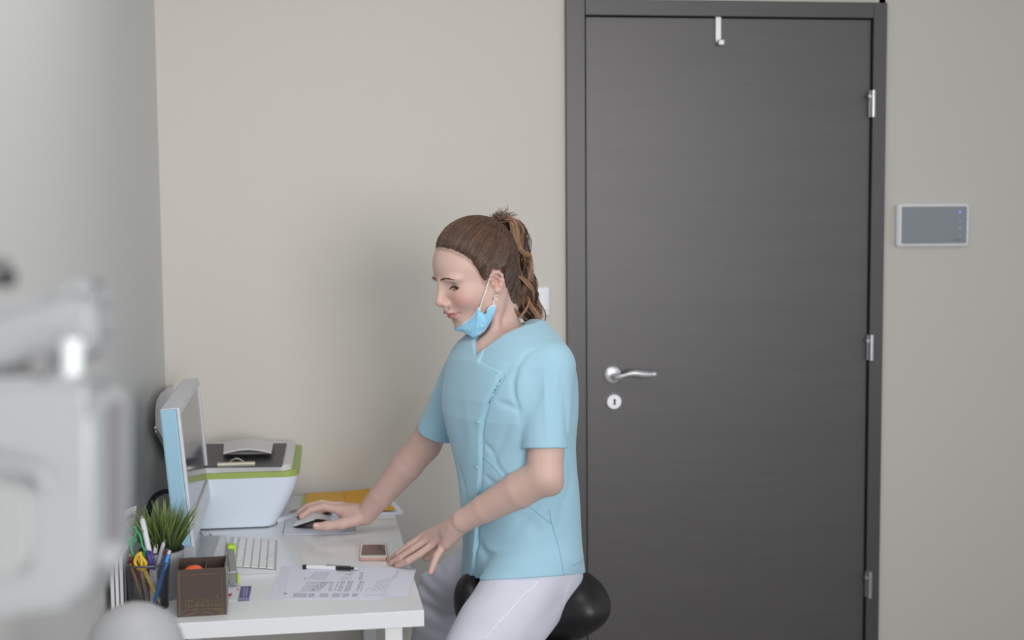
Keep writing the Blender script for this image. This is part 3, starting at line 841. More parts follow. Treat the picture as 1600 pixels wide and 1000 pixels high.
# ================================================================== clothing
TUN = Field()
TUN.add(torso(0), .02)
SLD = (ELB-LS).normalized(); SRD = (RELB-RS).normalized()
LSH, RSH = at(866, 703, 2.90), at(685, 672, 3.30)                 # middle of each sleeve hem
LST = at(859, 574, 2.925); RST = at(739, 566, 3.175)
TUN.add(f_cone(NB+Vector((.01, 0, -.012)), LST+Vector((0, 0, .012)), .043, .043), .035)
TUN.add(f_cone(NB+Vector((0, 0, -.02)), RST+Vector((0, 0, .012)), .043, .043), .035)
def cut_cone(a, b, ra, rb, ext, hang=Vector((0, 0, 0))):
    """a sleeve: cone cut square at b, hollow inside near the hem"""
    d = (b-a).normalized(); e = b+d*ext
    f, lo, hi = f_cone(a, e, ra, rb); dn = npv((d+hang).normalized()); bn = npv(b)
    g, _, _ = f_cone(a, e, ra-.009, rb-.009)
    def s(p):
        v = np.maximum(f(p), (p-bn)@dn)
        inner = np.maximum(g(p), -((p-bn)@dn)-.022)
        return np.maximum(v, -inner)
    return s, lo, hi
TUN.add(cut_cone(LST, at(851, 702, 2.895), .058, .0500, .05, Vector((.10, 0, 0))), .007)
TUN.add(cut_cone(RST, at(687, 670, 3.290), .060, .0530, .05, Vector((.12, 0, 0))), .007)
def mkplane(a, b, c):
    n = (b-a).cross(c-a).normalized()
    if n.z > 0: n = -n
    return npv(n), npv(a)
pn, pa = mkplane(at(742, 905, 2.99), at(850, 901, 2.92), at(910, 893, 3.12))
tors_in = torso(-.008)[0]
neck_cut = f_cone(NB+Vector((-.002, 0, -.012)), hw(-.03, 0, -.07), .0515, .056)[0]
_vt = trace(TUN, 747, 566)
_c1 = trace(TUN, 787, 543); _f1 = trace(TUN, 742, 546)
cp_n, cp_a = mkplane(_vt, _c1, at(821, 499, 3.12)); cp_n = -cp_n
fp_n, fp_a = mkplane(_vt, _f1, at(790, 500, 3.20)); fp_n = -fp_n
neck_rad = f_cone(NB+Vector((0, 0, -.05)), NB+Vector((0, 0, .12)), .125, .125)[0]
nc3 = f_cone(at(778, 525, 3.03), at(756, 520, 2.95), .042, .05)[0]
_tl, _tf = npv(TL), npv(TF)
LSTn, ELBn = npv(LST), npv(ELB)
creases = []       # (points Nx3, amplitude, width)
EDGE = {}
def tpost(p, d):
    # soft large folds in the cloth
    u = (p-np.array([_cx.mean(), _cy.mean(), 0], np.float32))@_tl; z = p[:, 2]; fr = p@_tf
    low = np.clip((1.15-z)/.3, 0, 1)
    d = d+.0012*np.sin(u*38+5*np.sin(z*9)+1.3)*low+.0012*np.sin(u*17-z*14+2)+.0010*np.sin(z*29+u*18+1)
    if EDGE:
        ue = np.interp(z, EDGE['z'], EDGE['u'])
        uu = p@_tl-ue; front = np.clip(((p-EDGE['c'])@_tf+.01)/.02, 0, 1)
        left = p@_tl < EDGE['uv']; ztop = EDGE['ztop']+(-uu)*EDGE['slope']
        st = np.clip(-uu/.0022+.5, 0, 1)*np.where(left, np.clip((EDGE['zv']+.04-z)/.04, 0, 1), np.clip((ztop-z)/.0022+.5, 0, 1))
        ztop = np.where(left, EDGE['zv']-.05, ztop)
        d = d-.0055*st*front
        d = d+.004*np.exp(-((uu-.004)/.004)**2)*np.clip((ztop-z)/.01, 0, 1)*front
    for c, A, w in creases:
        m = ((p > c.min(0)-3*w) & (p < c.max(0)+3*w)).all(1)
        if not m.any(): continue
        pm = p[m]; best = np.full(len(pm), 9, np.float32); tt = np.zeros(len(pm), np.float32); n = len(c)-1
        for i in range(n):
            ab = c[i+1]-c[i]; t = np.clip(((pm-c[i])@ab)/max(float(ab@ab), 1e-9), 0, 1); dd = np.linalg.norm(pm-c[i]-t[:, None]*ab, axis=1)
            b = dd < best; best[b] = dd[b]; tt[b] = (i+t[b])/n
        d[m] += A*np.exp(-(best/w)**2)*np.sin(np.pi*np.clip(tt*.9+.05, 0, 1))
    hipq = HIPF(p)-.004; d = smin(d, np.where(p[:, 2] > .70, hipq, 1), .012)
    # neck opening
    nk = np.minimum(neck_cut(p), np.maximum(np.maximum(-((p-cp_a)@cp_n), -((p-fp_a)@fp_n)), neck_rad(p)))
    d = smax(d, -nk, .003)
    # hem and hollow below
    h = (p-pa)@pn
    inner = np.maximum(tors_in(p), -h-.04)
    d = np.maximum(np.maximum(d, h), -inner)
    return d
HIPF = Field()
chain(HIPF, [HIPL, HIPL.lerp(KNL, .5)], [.086, .083], .008); HIPF.add(f_ell(at(830, 878, 3.05), (.095, .11, .08)), .04); HIPF.add(f_ell(at(863, 905, 3.04), (.064, .086, .064)), .03)
TUN.post.append(tpost)
def tpts(px):
    out = []
    for x, y in px:
        q = trace(TUN, x, y)
        if q is not None: out.append(q)
    return out
edge_px = [(783, 583), (778, 597), (768, 615), (759, 636), (754, 655), (751, 680), (751, 720), (750, 750), (747, 790), (745, 830), (742, 870), (738, 903)]
ep = tpts(edge_px)
ez = np.array([e.z for e in ep]); eu = np.array([e.dot(TL) for e in ep]); o_ = np.argsort(ez)
vp = tpts([(750, 566)])[0]
EDGE.update(zv=vp.z, uv=vp.dot(TL)-.002, z=ez[o_], u=eu[o_], c=npv(ep[4])-_tf*.05, ztop=ep[0].z, slope=(vp.z-ep[0].z)/(ep[0].dot(TL)-vp.dot(TL)))
cdef = [([(842, 543), (822, 553), (808, 572), (802, 592), (803, 615), (810, 640), (813, 662)], .0055, .006),
        ([(776, 628), (795, 634), (812, 641)], .005, .007), ([(808, 560), (780, 596)], .003, .012), ([(822, 575), (812, 600), (808, 630)], -.004, .010),
        ([(845, 600), (832, 650)], .003, .010), ([(850, 575), (852, 630), (854, 688)], -.0028, .005), ([(872, 570), (864, 640)], -.003, .007),
        ([(756, 690), (768, 705), (778, 730)], .004, .006), ([(800, 655), (780, 700), (760, 735)], .004, .010), ([(757, 742), (766, 752), (776, 757)], .005, .006),
        ([(745, 845), (760, 868), (785, 880), (806, 876)], .013, .012), ([(752, 856), (775, 862), (800, 858)], -.006, .009), ([(800, 800), (835, 820), (845, 845), (830, 870)], .004, .014),
        ([(770, 720), (790, 745), (800, 760)], .003, .008), ([(715, 720), (725, 760), (730, 800)], .004, .010),         ([(730, 600), (735, 680), (728, 740)], -.002, .018), ([(880, 600), (887, 680), (895, 740)], .004, .010), ([(893, 745), (880, 790), (872, 830)], .003, .012),
        ([(855, 760), (830, 800), (800, 835)], .004, .010), ([(690, 575), (686, 620)], .003, .008)]
newc = []
for px, A, w in cdef:
    t = tpts(px)
    if len(t) > 1: newc.append((np.array([tuple(x) for x in t], np.float32), A, w))
creases.extend(newc)
tv, tf_ = polygonise(TUN, (-.05, 2.6, .68), (.80, 3.5, 1.34), .0024)
M_tun = mat('turquoise_cotton', (163, 205, 226), .8, spec=.25, bump=.18, bscale=900, Sheen_Weight=.25)
M_seam = mat('turquoise_stitch', (104, 168, 184), .85)
tun = grid_mesh('tunic', tv, tf_, M_tun, body)
def seam(name, px, r=.0007, m=None, parent=None, lift=.0002, dash=0, fld=None):
    c = cr([(x, y, 0) for x, y in px], 6); pts = []
    for x, y, _ in c:
        q = trace(fld or TUN, x, y, back=lift)
        if q is not None and (not pts or (q-pts[-1]).length < .05): pts.append(q)
    if len(pts) < 2: return
    bm = new()
    if dash:
        for i in range(0, len(pts)-1, 2): tube(bm, [pts[i], pts[i].lerp(pts[i+1], .9)], r, n=4)
    else: tube(bm, pts, r, n=5)
    obj(name, bm, m or M_seam, parent or tun, True)
seam('shoulder_seam', [(815, 502), (822, 510), (831, 523), (840, 539)], .0009, mat('seam_dark', (70, 120, 140), .85))
seam('seam', [(753, 714), (763, 723), (775, 734), (784, 746)])
seam('seam', [(822, 789), (838, 800), (852, 812), (861, 818)], .0006)
seam('seam', [(858, 797), (862, 818), (870, 845), (876, 870), (881, 899)], .0005)
seam('hem_stitch', [(892, 884), (903, 880), (912, 874)], .0005)
seam('top_stitch', [(751, 568), (760, 574), (770, 579), (779, 584)], .0007, dash=1)
seam('flap_piping', [(x-2.6, y) for x, y in edge_px], .0014, mat('turquoise_edge', (166, 218, 230), .8), lift=.0008)
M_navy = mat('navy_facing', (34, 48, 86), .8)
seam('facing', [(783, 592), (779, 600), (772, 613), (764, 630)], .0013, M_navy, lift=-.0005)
M_btn = mat('button', (150, 198, 210), .4)
for x, y in ((747, 660), (746, 730), (784, 590)):
    q = trace(TUN, x, y)
    if q: bm = new(); d = (CAM-q).normalized(); cyl(bm, q-d*.0006, q+d*.0012, .0038 if y != 590 else .0022, n=14); obj('snap_button', bm, M_btn, tun, True)

# trousers
TR = Field()
def trouser_leg(h, k, a, r):
    chain(TR, [h, h.lerp(k, .5), k, k.lerp(a, .35), a], r, .008)
trouser_leg(HIPL, KNL, ANL, [.086, .083, .064, .060, .045])
trouser_leg(HIPR, KNR, ANR, [.084, .075, .062, .058, .045])
TR.add(f_ell(at(830, 878, 3.05), (.095, .11, .08)), .04)
TR.add(f_ell(at(862, 903, 3.03), (.062, .085, .064)), .03)
TR.add(f_cone(at(864, 908, 3.03), at(812, 980, 2.95), .061, .062), .02)
def trpost(p, d):
    c = npv(KNR); r = np.linalg.norm(p-c, axis=1); w = np.exp(-((r)/.10)**2)
    d = d+.0035*np.sin((p[:, 2]*1.2+p[:, 0]*.6)*120)*w
    c2 = npv(HIPL.lerp(KNL, .15)); w2 = np.exp(-(np.linalg.norm(p-c2, axis=1)/.12)**2)
    return d+.0012*np.sin((p[:, 0]-p[:, 2]*.5)*70)*w2+.001*np.sin(p[:, 2]*45+p[:, 0]*30)
TR.post.append(trpost)
gv, gf = polygonise(TR, (-.15, 2.5, .03), (.75, 3.75, 1.0), .0032)
M_tr = mat('white_cotton', (212, 215, 230), .85, spec=.2, bump=.12, bscale=700)
tro = grid_mesh('trousers', gv, gf, M_tr, body)
M_trs = mat('white_stitch', (240, 240, 246), .8)
seam('side_seam', [(842, 908), (834, 918), (820, 928), (808, 942), (790, 962), (768, 985), (756, 999)], .0016, M_trs, tro, fld=TR)
seam('pocket_seam', [(889, 912), (884, 928), (880, 948)], .0008, M_trs, tro, fld=TR)

# shoes, mostly outside the frame
M_shoe = mat('white_clog', (228, 228, 232), .5)
for A in (ANL, ANR):
    S = Field(); b = Vector((A.x, A.y, .0)); d = Vector((TF.x, TF.y, 0)).normalized()
    S.add(f_cone(b+Vector((0, 0, .045))-d*.02, b+Vector((0, 0, .035))+d*.15, .043, .036), .03); S.add(f_cone(b+Vector((0, 0, .05))-d*.02, b+Vector((0, 0, .09)), .042, .04), .03)
    S.post.append(lambda p, dd: np.maximum(dd, .001-p[:, 2]))
    v, f_ = polygonise(S, tuple(npv(b)-.3), tuple(npv(b)+.3), .006); grid_mesh('shoe', v, f_, M_shoe, body)

# ---- surgical mask pulled under the chin
M_mask = mat('mask_blue', (146, 207, 240), .75, bump=.1, bscale=500, Sheen_Weight=.2); M_maskw = mat('mask_edge_white', (236, 240, 246), .7)
def patch(name, top, bot, m, parent, nu=30, nv=14, pleat=0, th=.0012, off=Vector((0, 0, 0))):
    T = cr(top, nu//(len(top)-1)); B = cr(bot, nu//(len(bot)-1)); n = min(len(T), len(B)); vs, fs = [], []
    for i in range(n):
        a = hl(T[i][0], T[i][1], T[i][2]); b = hl(B[i][0], B[i][1], B[i][2])
        for j in range(nv+1):
            t = j/nv; p = a.lerp(b, t)
            bul = math.sin(math.pi*t)*.006
            tri = (abs(((t*3.2+.15*math.sin(i*.35)) % 1)-.5)*2-.5)
            vs.append(p + HY*(bul+pleat*tri) + HX*bul*.5 + off)
    for i in range(n-1):
        for j in range(nv): fs.append((i*(nv+1)+j, (i+1)*(nv+1)+j, (i+1)*(nv+1)+j+1, i*(nv+1)+j+1))
    o = raw(name, vs, fs, m, parent, True)
    md = o.modifiers.new('thickness', 'SOLIDIFY'); md.thickness = th; md.offset = 0
    return o, [vs[i*(nv+1)] for i in range(n)], [vs[i*(nv+1)+nv] for i in range(n)]
up1 = [(711.5, 512.5, -.006), (722, 506.5, .020), (735, 497.5, .040), (743, 488, .052), (747, 481.5, .060), (750.5, 484, .062)]
lo1 = [(713, 516, -.004), (724, 519, .020), (733, 524, .036), (738, 527.5, .044), (744, 526, .050), (750, 516, .058)]
mk, et, eb = patch('face_mask', up1, lo1, M_mask, body, pleat=.0018)
bm = new(); tube(bm, et, .0013, n=6, flat=1); obj('mask_edge', bm, M_maskw, mk, True)
up2 = [(748, 486, .061), (753, 487.5, .064), (758, 491, .066), (763, 481.5, .071), (768, 478, .0745), (774.5, 477, .077)]
lo2 = [(739, 526.5, .046), (747, 525, .052), (756, 518, .059), (762, 510, .065), (767, 502, .070), (772, 490, .075)]
m2, et2, eb2 = patch('mask_side_fold', up2, lo2, M_mask, mk, pleat=.0022)
bm = new(); tube(bm, et2[len(et2)//2:], .0011, n=6); tube(bm, [hl(774.5, 477, .077), hl(773.5, 484, .077), hl(772, 490, .076)], .0012, n=6); obj('mask_edge', bm, M_maskw, mk, True)
up3 = [(711.5, 512.5, -.006), (711, 511, -.03), (722, 497, -.055)]; lo3 = [(713, 516, -.004), (713, 517, -.03), (722, 512, -.055)]
m3, _, _ = patch('mask_side_fold', up3, lo3, M_mask, mk)
bm = new(); tube(bm, [hl(x, y, z) for x, y, z in cr([(749, 484, .061), (752, 474, .066), (759, 454, .072), (764, 438, .075), (766.5, 432, .075), (769, 428, .071), (775, 426, .066), (782, 429, .063), (785, 440, .064), (783, 450, .068)], 5)], .0012, n=6)
obj('ear_loop', bm, M_maskw, mk, True)
bm = new(); tube(bm, [hl(x, y, z) for x, y, z in cr([(770, 480, .077), (771.5, 470, .078), (774, 460, .080)], 5)], .0012, n=6); obj('ear_loop', bm, M_maskw, mk, True)
# earring
M_sil = mat('silver', (215, 212, 205), .2, 1.0)
bm = new(); c = hl(773.5, 464, .082)
tube(bm, [c+HX*math.cos(a)*.0058+HZ*math.sin(a)*.0058+HY*.001*math.sin(a*2) for a in [i/24*2*math.pi for i in range(25)]], .0007, n=6, cap=False)
tube(bm, [c+HZ*.009, c+HZ*.005], .0008, n=6); obj('earring', bm, M_sil, body, True)
# ================================================================== stool
M_seat = mat('black_leatherette', (26, 26, 28), .42, bump=.1, bscale=300)
stool = thing('saddle_stool', Vector((at(830, 960, 3.05).x, at(830, 960, 3.05).y, 0)), 'black padded saddle stool that the woman in turquoise sits on', 'stool')
SD = Field(); sc_ = at(833, 962, 3.05)
rearc = at(893, 939, 3.06); frc = at(760, 946, 3.04)
SD.add(f_ell(rearc-TL*.035, (.060, .085, .050)), .04); SD.add(f_ell(rearc+TL*.045, (.060, .085, .050)), .04)
SD.add(f_ell(at(902, 926, 3.04), (.050, .085, .040)), .03)
SD.add(f_cone(rearc+TF*.02+Vector((0, 0, -.015)), frc+TF*.00+Vector((0, 0, -.02)), .070, .055), .05)
SD.add(f_ell(at(735, 938, 3.06), (.038, .060, .062)), .03)
def seat_post(p, d):     # keep clear of the thighs that press into the padding
    return smax(d, -(TR(p)+.002), .004)
SD.post.append(seat_post)
v, f_ = polygonise(SD, tuple(npv(sc_)-.33), tuple(npv(sc_)+.33), .004)
seat = grid_mesh('seat', v, f_, M_seat, stool)
bx, by = sc_.x, sc_.y
bm = new(); cyl(bm, (bx, by, .35), (bx, by, sc_.z-.06), .014, n=20); cyl(bm, (bx, by, .11), (bx, by, .40), .025, n=24); obj('gas_column', bm, mat('column_black', (30, 30, 32), .4), stool, True, auto=40)
bm = new(); box(bm, (bx, by, sc_.z-.085), (.16, .12, .02), bev=.004); obj('seat_bracket', bm, M_black, stool)
for i in range(5):
    a = math.radians(72*i+20); e = Vector((bx+.27*math.cos(a), by+.27*math.sin(a), .085))
    bm = new(); tube(bm, [(bx, by, .115), Vector((bx, by, .12)).lerp(e, .5), e], [.024, .02, .014], n=10); lg = obj('base_leg', bm, M_steel, stool, True)
    bm = new(); r = Vector((-math.sin(a), math.cos(a), 0))
    for s in (-1, 1): cyl(bm, Vector((e.x, e.y, .0262))+r*s*.008, Vector((e.x, e.y, .0262))+r*s*.022, .026, n=20)
    cyl(bm, (e.x, e.y, .03), (e.x, e.y, .085), .006, n=10); obj('castor', bm, M_black, lg, True, auto=40)

# ================================================================== desk
A_D = math.radians(1.3); RD = Matrix.Rotation(A_D, 3, 'Z'); DC = Vector((.1685, 2.703, 0)); DW, DL, DT = .618, 1.183, .034
def dk(x, y, z=0): return DC + RD @ Vector((x, y, 0)) + Vector((0, 0, z))    # x from the right edge (negative = left), y from the front edge
M_desk = mat('desk_white_lacquer', (230, 234, 240), .13, spec=.5)
M_deskleg = mat('desk_leg_white', (234, 236, 238), .35)
desk = thing('desk', dk(-DW/2, DL/2, 0), 'white lacquered desk standing in the corner along the left wall', 'desk')
bm = new(); box(bm, dk(-DW/2, DL/2, DESKZ-DT/2), (DW, DL, DT), RD, bev=.0012); obj('desktop', bm, M_desk, desk)
for x, y in ((-.062, .03), (-DW+.06, .03), (-.062, DL-.03), (-DW+.06, DL-.03)):
    bm = new(); box(bm, dk(x, y, (DESKZ-DT)/2), (.036, .036, DESKZ-DT-.001), RD, bev=.002); lg = obj('leg', bm, M_deskleg, desk)
bm = new(); box(bm, dk(-DW/2, .03, DESKZ-DT-.055), (DW-.16, .02, .03), RD); obj('crossbar', bm, M_deskleg, desk)
TOP = DESKZ
def dz(px, py, h=0): return atz(px, py, TOP+h)
def slabq(name, px, h0, th, m, parent=None, bev=0, r=0, plane=None, label=None):
    """flat thing on the desk whose top outline is given by four photo pixels"""
    q = [atz(x, y, h0+th) for x, y in px]; vs = [Vector((p.x, p.y, h0)) for p in q]+[Vector((p.x, p.y, h0+th)) for p in q]
    if r:
        o = []
        n = len(q)
        for i in range(n):
            a, b, c = q[i-1], q[i], q[(i+1) % n]; u = (a-b).normalized(); w = (c-b).normalized()
            for k in range(7):
                t = k/6; p = (b+u*r)*(1-t)**2+b*2*t*(1-t)+(b+w*r)*t*t; o.append(p)
        q = o
    bm = new(); n = len(q)
    lo = [bm.verts.new((p.x, p.y, h0)) for p in q]; hi = [bm.verts.new((p.x, p.y, h0+th)) for p in q]
    bm.faces.new(lo[::-1]); tf = bm.faces.new(hi)
    for i in range(n): bm.faces.new((lo[i], lo[(i+1) % n], hi[(i+1) % n], hi[i]))
    bmesh.ops.recalc_face_normals(bm, faces=bm.faces[:])
    if bev: bmesh.ops.bevel(bm, geom=list(tf.edges), offset=bev, segments=2, affect='EDGES')
    return obj(name, bm, m, parent, False, label)

# ---- printer
PR = {}
tr_f = atz(466, 738, .868); br_f = atz(430, 825, TOP)
px1, py0 = tr_f.x, tr_f.y; py1 = YB-.03; px0 = px1-.30
bx1, by0 = br_f.x, br_f.y
printer = thing('printer', ((px0+px1)/2, (py0+py1)/2, TOP), 'white all-in-one printer with a lime green rim, in the corner of the desk', 'printer')
M_prw = mat('printer_white', (224, 236, 250), .3); M_lime = mat('lime_rim', (158, 178, 92), .45); M_lid = mat('printer_lid', (214, 216, 220), .4)
bm = new(); rings = []
NZ = 9
for i in range(NZ):
    t = i/(NZ-1); z = TOP+.004+(.858-TOP-.004)*t; k = (1-t)**1.35
    x1 = px1-(px1-bx1)*k; y0 = py0+(by0-py0+.004)*(1-t); x0 = px0+.0+.02*(1-t); y1 = py1-.02*(1-t)
    pts = [(p[0]+(x0+x1)/2, p[1]+(y0+y1)/2) for p in rrect(x1-x0, y1-y0, .035)]
    rings.append([bm.verts.new((p[0], p[1], z)) for p in pts])
for a, b in zip(rings, rings[1:]):
    for k in range(len(a)): bm.faces.new((a[k], a[(k+1) % len(a)], b[(k+1) % len(a)], b[k]))
bm.faces.new(rings[0][::-1]); bm.faces.new(rings[-1]); obj('housing', bm, M_prw, printer, True, auto=35)
cx_, cy_ = (px0+px1)/2, (py0+py1)/2; wX, wY = px1-px0, py1-py0
bm = new(); box(bm, (cx_-.02, cy_, TOP+.002), (wX-.12, wY-.06, .004)); obj('foot_plate', bm, M_black, printer)
bm = new(); prism(bm, [(p[0]+cx_, p[1]+cy_) for p in rrect(wX+.002, wY+.002, .036)], .857, .872); obj('green_rim', bm, M_lime, printer, label='lime green rim')
bm = new(); vv = prism(bm, [(p[0]+cx_-.007, p[1]+cy_+.0) for p in rrect(wX-.018, wY-.016, .03)], .871, .886)
bmesh.ops.bevel(bm, geom=[e for e in bm.edges if e.verts[0].co.z > .885 and e.verts[1].co.z > .885], offset=.004, segments=3, affect='EDGES'); obj('lid', bm, M_lid, printer)
# paper support standing at the back of the printer
sx = XL+.022
q = [atx(x, y, sx) for x, y in ((243, 667), (242.5, 645), (245, 626), (251, 615), (260, 607), (274, 600), (276, 722), (262, 703))]
bm = new(); fa = [bm.verts.new(p) for p in q]; fb = [bm.verts.new(p+Vector((.0015, 0, 0))) for p in q]
bm.faces.new(fa); bm.faces.new(fb[::-1])
for i in range(len(q)): bm.faces.new((fa[i], fb[i], fb[(i+1) % len(q)], fa[(i+1) % len(q)]))
bmesh.ops.recalc_face_normals(bm, faces=bm.faces[:])
ps = obj('paper_sheet', bm, mat('sheet_white', (216, 216, 222), .7), printer)
bm = new(); box(bm, (px0+.01, YB-.24, .885), (.03, .30, .05), bev=.003); obj('paper_support', bm, M_lid, printer)
bm = new(); a, b = atx(243, 668, sx+.004), atx(264, 705, sx+.004); tube(bm, [a, b], .0035, n=6); a, b = atx(243.5, 674, sx+.004), atx(262, 709, sx+.004); tube(bm, [a, b], .0025, n=6); obj('guide_bar', bm, M_steel, ps)

# ---- clipboard and booklets on the printer lid
LIDZ = .8862
cb = slabq('clipboard', [(322, 693.5), (448, 692.5), (440.5, 727.5), (322, 729)], LIDZ, .0035, mat('clipboard_black', (74, 74, 78), .5))
tag(cb, 'dark grey clipboard with a metal clip, lying flat on the printer lid', 'clipboard')
M_clip = mat('clip_metal', (196, 190, 178), .32, .7)
a, b = atz(340, 726, LIDZ+.01), atz(398, 725.5, LIDZ+.01); y_ = (a.y+b.y)/2+.006
bm = new(); cyl(bm, (a.x, y_, LIDZ+.0095), (b.x, y_, LIDZ+.0095), .0062, n=16)
box(bm, ((a.x+b.x)/2, y_+.010, LIDZ+.0055), (b.x-a.x, .022, .003))
tube(bm, cr([(a.x+.028, y_+.006, LIDZ+.013), (a.x+.038, y_+.008, LIDZ+.020), ((a.x+b.x)/2, y_+.008, LIDZ+.023), (b.x-.038, y_+.008, LIDZ+.020), (b.x-.028, y_+.006, LIDZ+.013)], 5), .002, n=6)
obj('clip', bm, M_clip, cb, True, auto=40)
bc = [(350, 692), (427, 692), (424, 707), (349, 708)]
for i, (col, w0, nm, lab) in enumerate((((206, 206, 212), 0, 'booklet', 'lowest grey-white booklet of the small stack on the clipboard'), ((120, 124, 128), .4, 'booklet', 'middle dark-edged booklet of the small stack on the clipboard'), ((214, 212, 214), 1.0, 'booklet', 'topmost white booklet, bowed upwards, of the stack on the clipboard'))):
    h0 = LIDZ+.004+i*.0075
    q = [atz(x, y, h0+.003) for x, y in bc]; vs = []; fs = []; n = 14
    for s_, dh in ((0, 0), (1, .0045)):
        for v_ in range(2):
            for u_ in range(n+1):
                t = u_/n; p = (q[3].lerp(q[2], t)) if v_ == 0 else (q[0].lerp(q[1], t))
                vs.append((p.x, p.y, h0+dh+w0*.010*math.sin(math.pi*t)*(1 if i == 2 else .8)))
    m_ = n+1
    for u_ in range(n):
        fs += [(u_, u_+m_, u_+m_+1, u_+1), (2*m_+u_, 2*m_+u_+1, 3*m_+u_+1, 3*m_+u_), (u_, u_+1, 2*m_+u_+1, 2*m_+u_), (m_+u_, 3*m_+u_, 3*m_+u_+1, m_+u_+1)]
    fs += [(0, 2*m_, 3*m_, m_), (n, m_+n, 3*m_+n, 2*m_+n)]
    o = raw(nm, vs, fs, mat('booklet_paper', col, .6)); tag(o, lab, 'booklet', 'booklets on the clipboard')

# ---- monitor
M_mon = mat('monitor_silver', (206, 210, 218), .35); M_monb = mat('monitor_blue_side', (150, 190, 214), .4); M_scrn = mat('screen_glass', (98, 98, 108), .12, spec=.7)
N0 = at(276, 638, 2.92); N1 = at(298, 860, 2.92); Dn = N1-N0
best = None
for i in range(400):
    F0 = at(307, 591, 3.1+i*.0015)
    if best is None or abs(F0.z-N0.z) < abs(best.z-N0.z): best = F0
F0 = best; ML = (F0-N0).length; mu = (F0-N0).normalized(); mv = (N1-N0); mv = (mv-mu*mv.dot(mu)); MHt = mv.length; mv.normalize()
mn = mu.cross(mv); mn = mn if mn.x > 0 else -mn          # out of the screen
monitor = thing('monitor', ((N1+F0)/2).xy.to_3d()+Vector((0, 0, TOP)), 'silver flat computer monitor with pale blue side, seen edge-on, tilted back', 'monitor')
MM = Matrix((mu, -mv, mn)).transposed()
def mp_(u, v, w): return N0+mu*u+mv*v+mn*w
bm = new(); box(bm, mp_(ML/2, MHt/2, -.019), (ML, MHt, .036), MM, bev=.004); obj('back_shell', bm, M_monb, monitor, label='pale blue side and back shell')
BZ, CH = .017, .05
bm = new()
for c, s in (((ML/2, BZ/2), (ML, BZ)), ((ML/2, MHt-CH/2), (ML, CH)), ((BZ/2, (MHt-CH+BZ)/2), (BZ, MHt-CH-BZ)), ((ML-BZ/2, (MHt-CH+BZ)/2), (BZ, MHt-CH-BZ))):
    box(bm, mp_(c[0], c[1], .0025), (s[0], s[1], .007), MM, bev=.001)
box(bm, mp_(ML/2, .0, -.016), (ML, .002, .034), MM)
obj('bezel', bm, M_mon, monitor)
bm = new(); box(bm, mp_(ML/2, (BZ+MHt-CH)/2, .0003), (ML-2*BZ, MHt-CH-BZ, .0025), MM); obj('screen', bm, M_scrn, monitor)
fc = mp_(ML/2, MHt, -.02); 
bm = new(); box(bm, Vector((fc.x-.005, fc.y, TOP+.07)), (.03, .09, .135), bev=.004); obj('stand_neck', bm, M_mon, monitor)
slabq('stand_foot', [(306, 838), (352, 836), (341, 872), (296, 876)], TOP, .008, mat('stand_grey', (176, 180, 186), .35), monitor, bev=.002)
bar = slabq('plastic_bar', [(344, 836), (354, 836), (349, 884), (327, 884)], TOP, .016, mat('bar_white', (222, 224, 230), .45), bev=.002, r=.004)
tag(bar, 'plain white plastic bar lying between the monitor foot and the keyboard', 'plastic bar')
bm = new(); tube(bm, [dz(x, y, .002) for x, y, _ in cr([(312, 829, 0), (320, 838, 0), (332, 838, 0), (326, 834, 0), (314, 840, 0), (306, 845, 0)], 6)], .0018, n=6)
tag(obj('cable', bm, M_white, None, True), 'thin white cable curled on the desk below the monitor', 'cable')
bm = new(); tube(bm, [at(x, y, d) for x, y, d in cr([(232, 800, 3.18), (237, 783, 3.18), (246, 773, 3.18), (258, 768, 3.18), (272, 768, 3.18)], 5)], .009, n=10, flat=.6)
tube(bm, [at(272, 768, 3.18), at(276, 790, 3.2), at(270, 830, 3.2)], .008, n=8); tube(bm, [at(232, 800, 3.18), at(231, 830, 3.15), at(234, 880, 3.12)], .006, n=8)
hs = obj('headset_band', bm, M_black, None, True); tag(hs, 'black curved headset band behind the potted grass', 'headset')

# ---- keyboard with single keys
kq = [(361, 838), (434, 843), (430.5, 891), (351, 884)]
M_kb = mat('keyboard_aluminium', (188, 190, 194), .35, .5); M_key = mat('key_white', (228, 230, 234), .4)
kA, kB, kC, kD = atz(361, 838, TOP+.022), atz(434, 843, TOP+.008), atz(430.5, 890, TOP+.008), atz(351, 884, TOP+.022)
kb = thing('keyboard', Vector(((kA.x+kC.x)/2, (kA.y+kC.y)/2, TOP)), 'slim white computer keyboard with silver base, lying endways left of the mouse pad', 'keyboard')
KU = ((kB-kA)+(kC-kD)).normalized(); KV = ((kC-kB)+(kD-kA)); KV = (KV-KU*KV.dot(KU)).normalized()
KW, KL = (kB-kA).length, (kC-kB).length; kO = (kA+kB+kC+kD)/4; kA, kB, kC, kD = [kO+KU*KW*u/2+KV*KL*v/2 for u, v in ((-1, -1), (1, -1), (1, 1), (-1, 1))]
KN = KU.cross(KV); KN = KN if KN.z > 0 else -KN; Kr = Matrix((KU, KV, KN)).transposed()
bm = new(); tp = [bm.verts.new(p-KN*.002) for p in (kA, kB, kC, kD)]; lw = [bm.verts.new((p.x, p.y, TOP+.0005)) for p in (kA, kB, kC, kD)]
bm.faces.new(tp); bm.faces.new(lw[::-1])
for i in range(4): bm.faces.new((tp[i], lw[i], lw[(i+1) % 4], tp[(i+1) % 4]))
bmesh.ops.recalc_face_normals(bm, faces=bm.faces[:]); bs = obj('base', bm, M_kb, kb)
def kpt(u, v): return kA.lerp(kB, u).lerp(kD.lerp(kC, u), v)      # u across the rows, v along a row
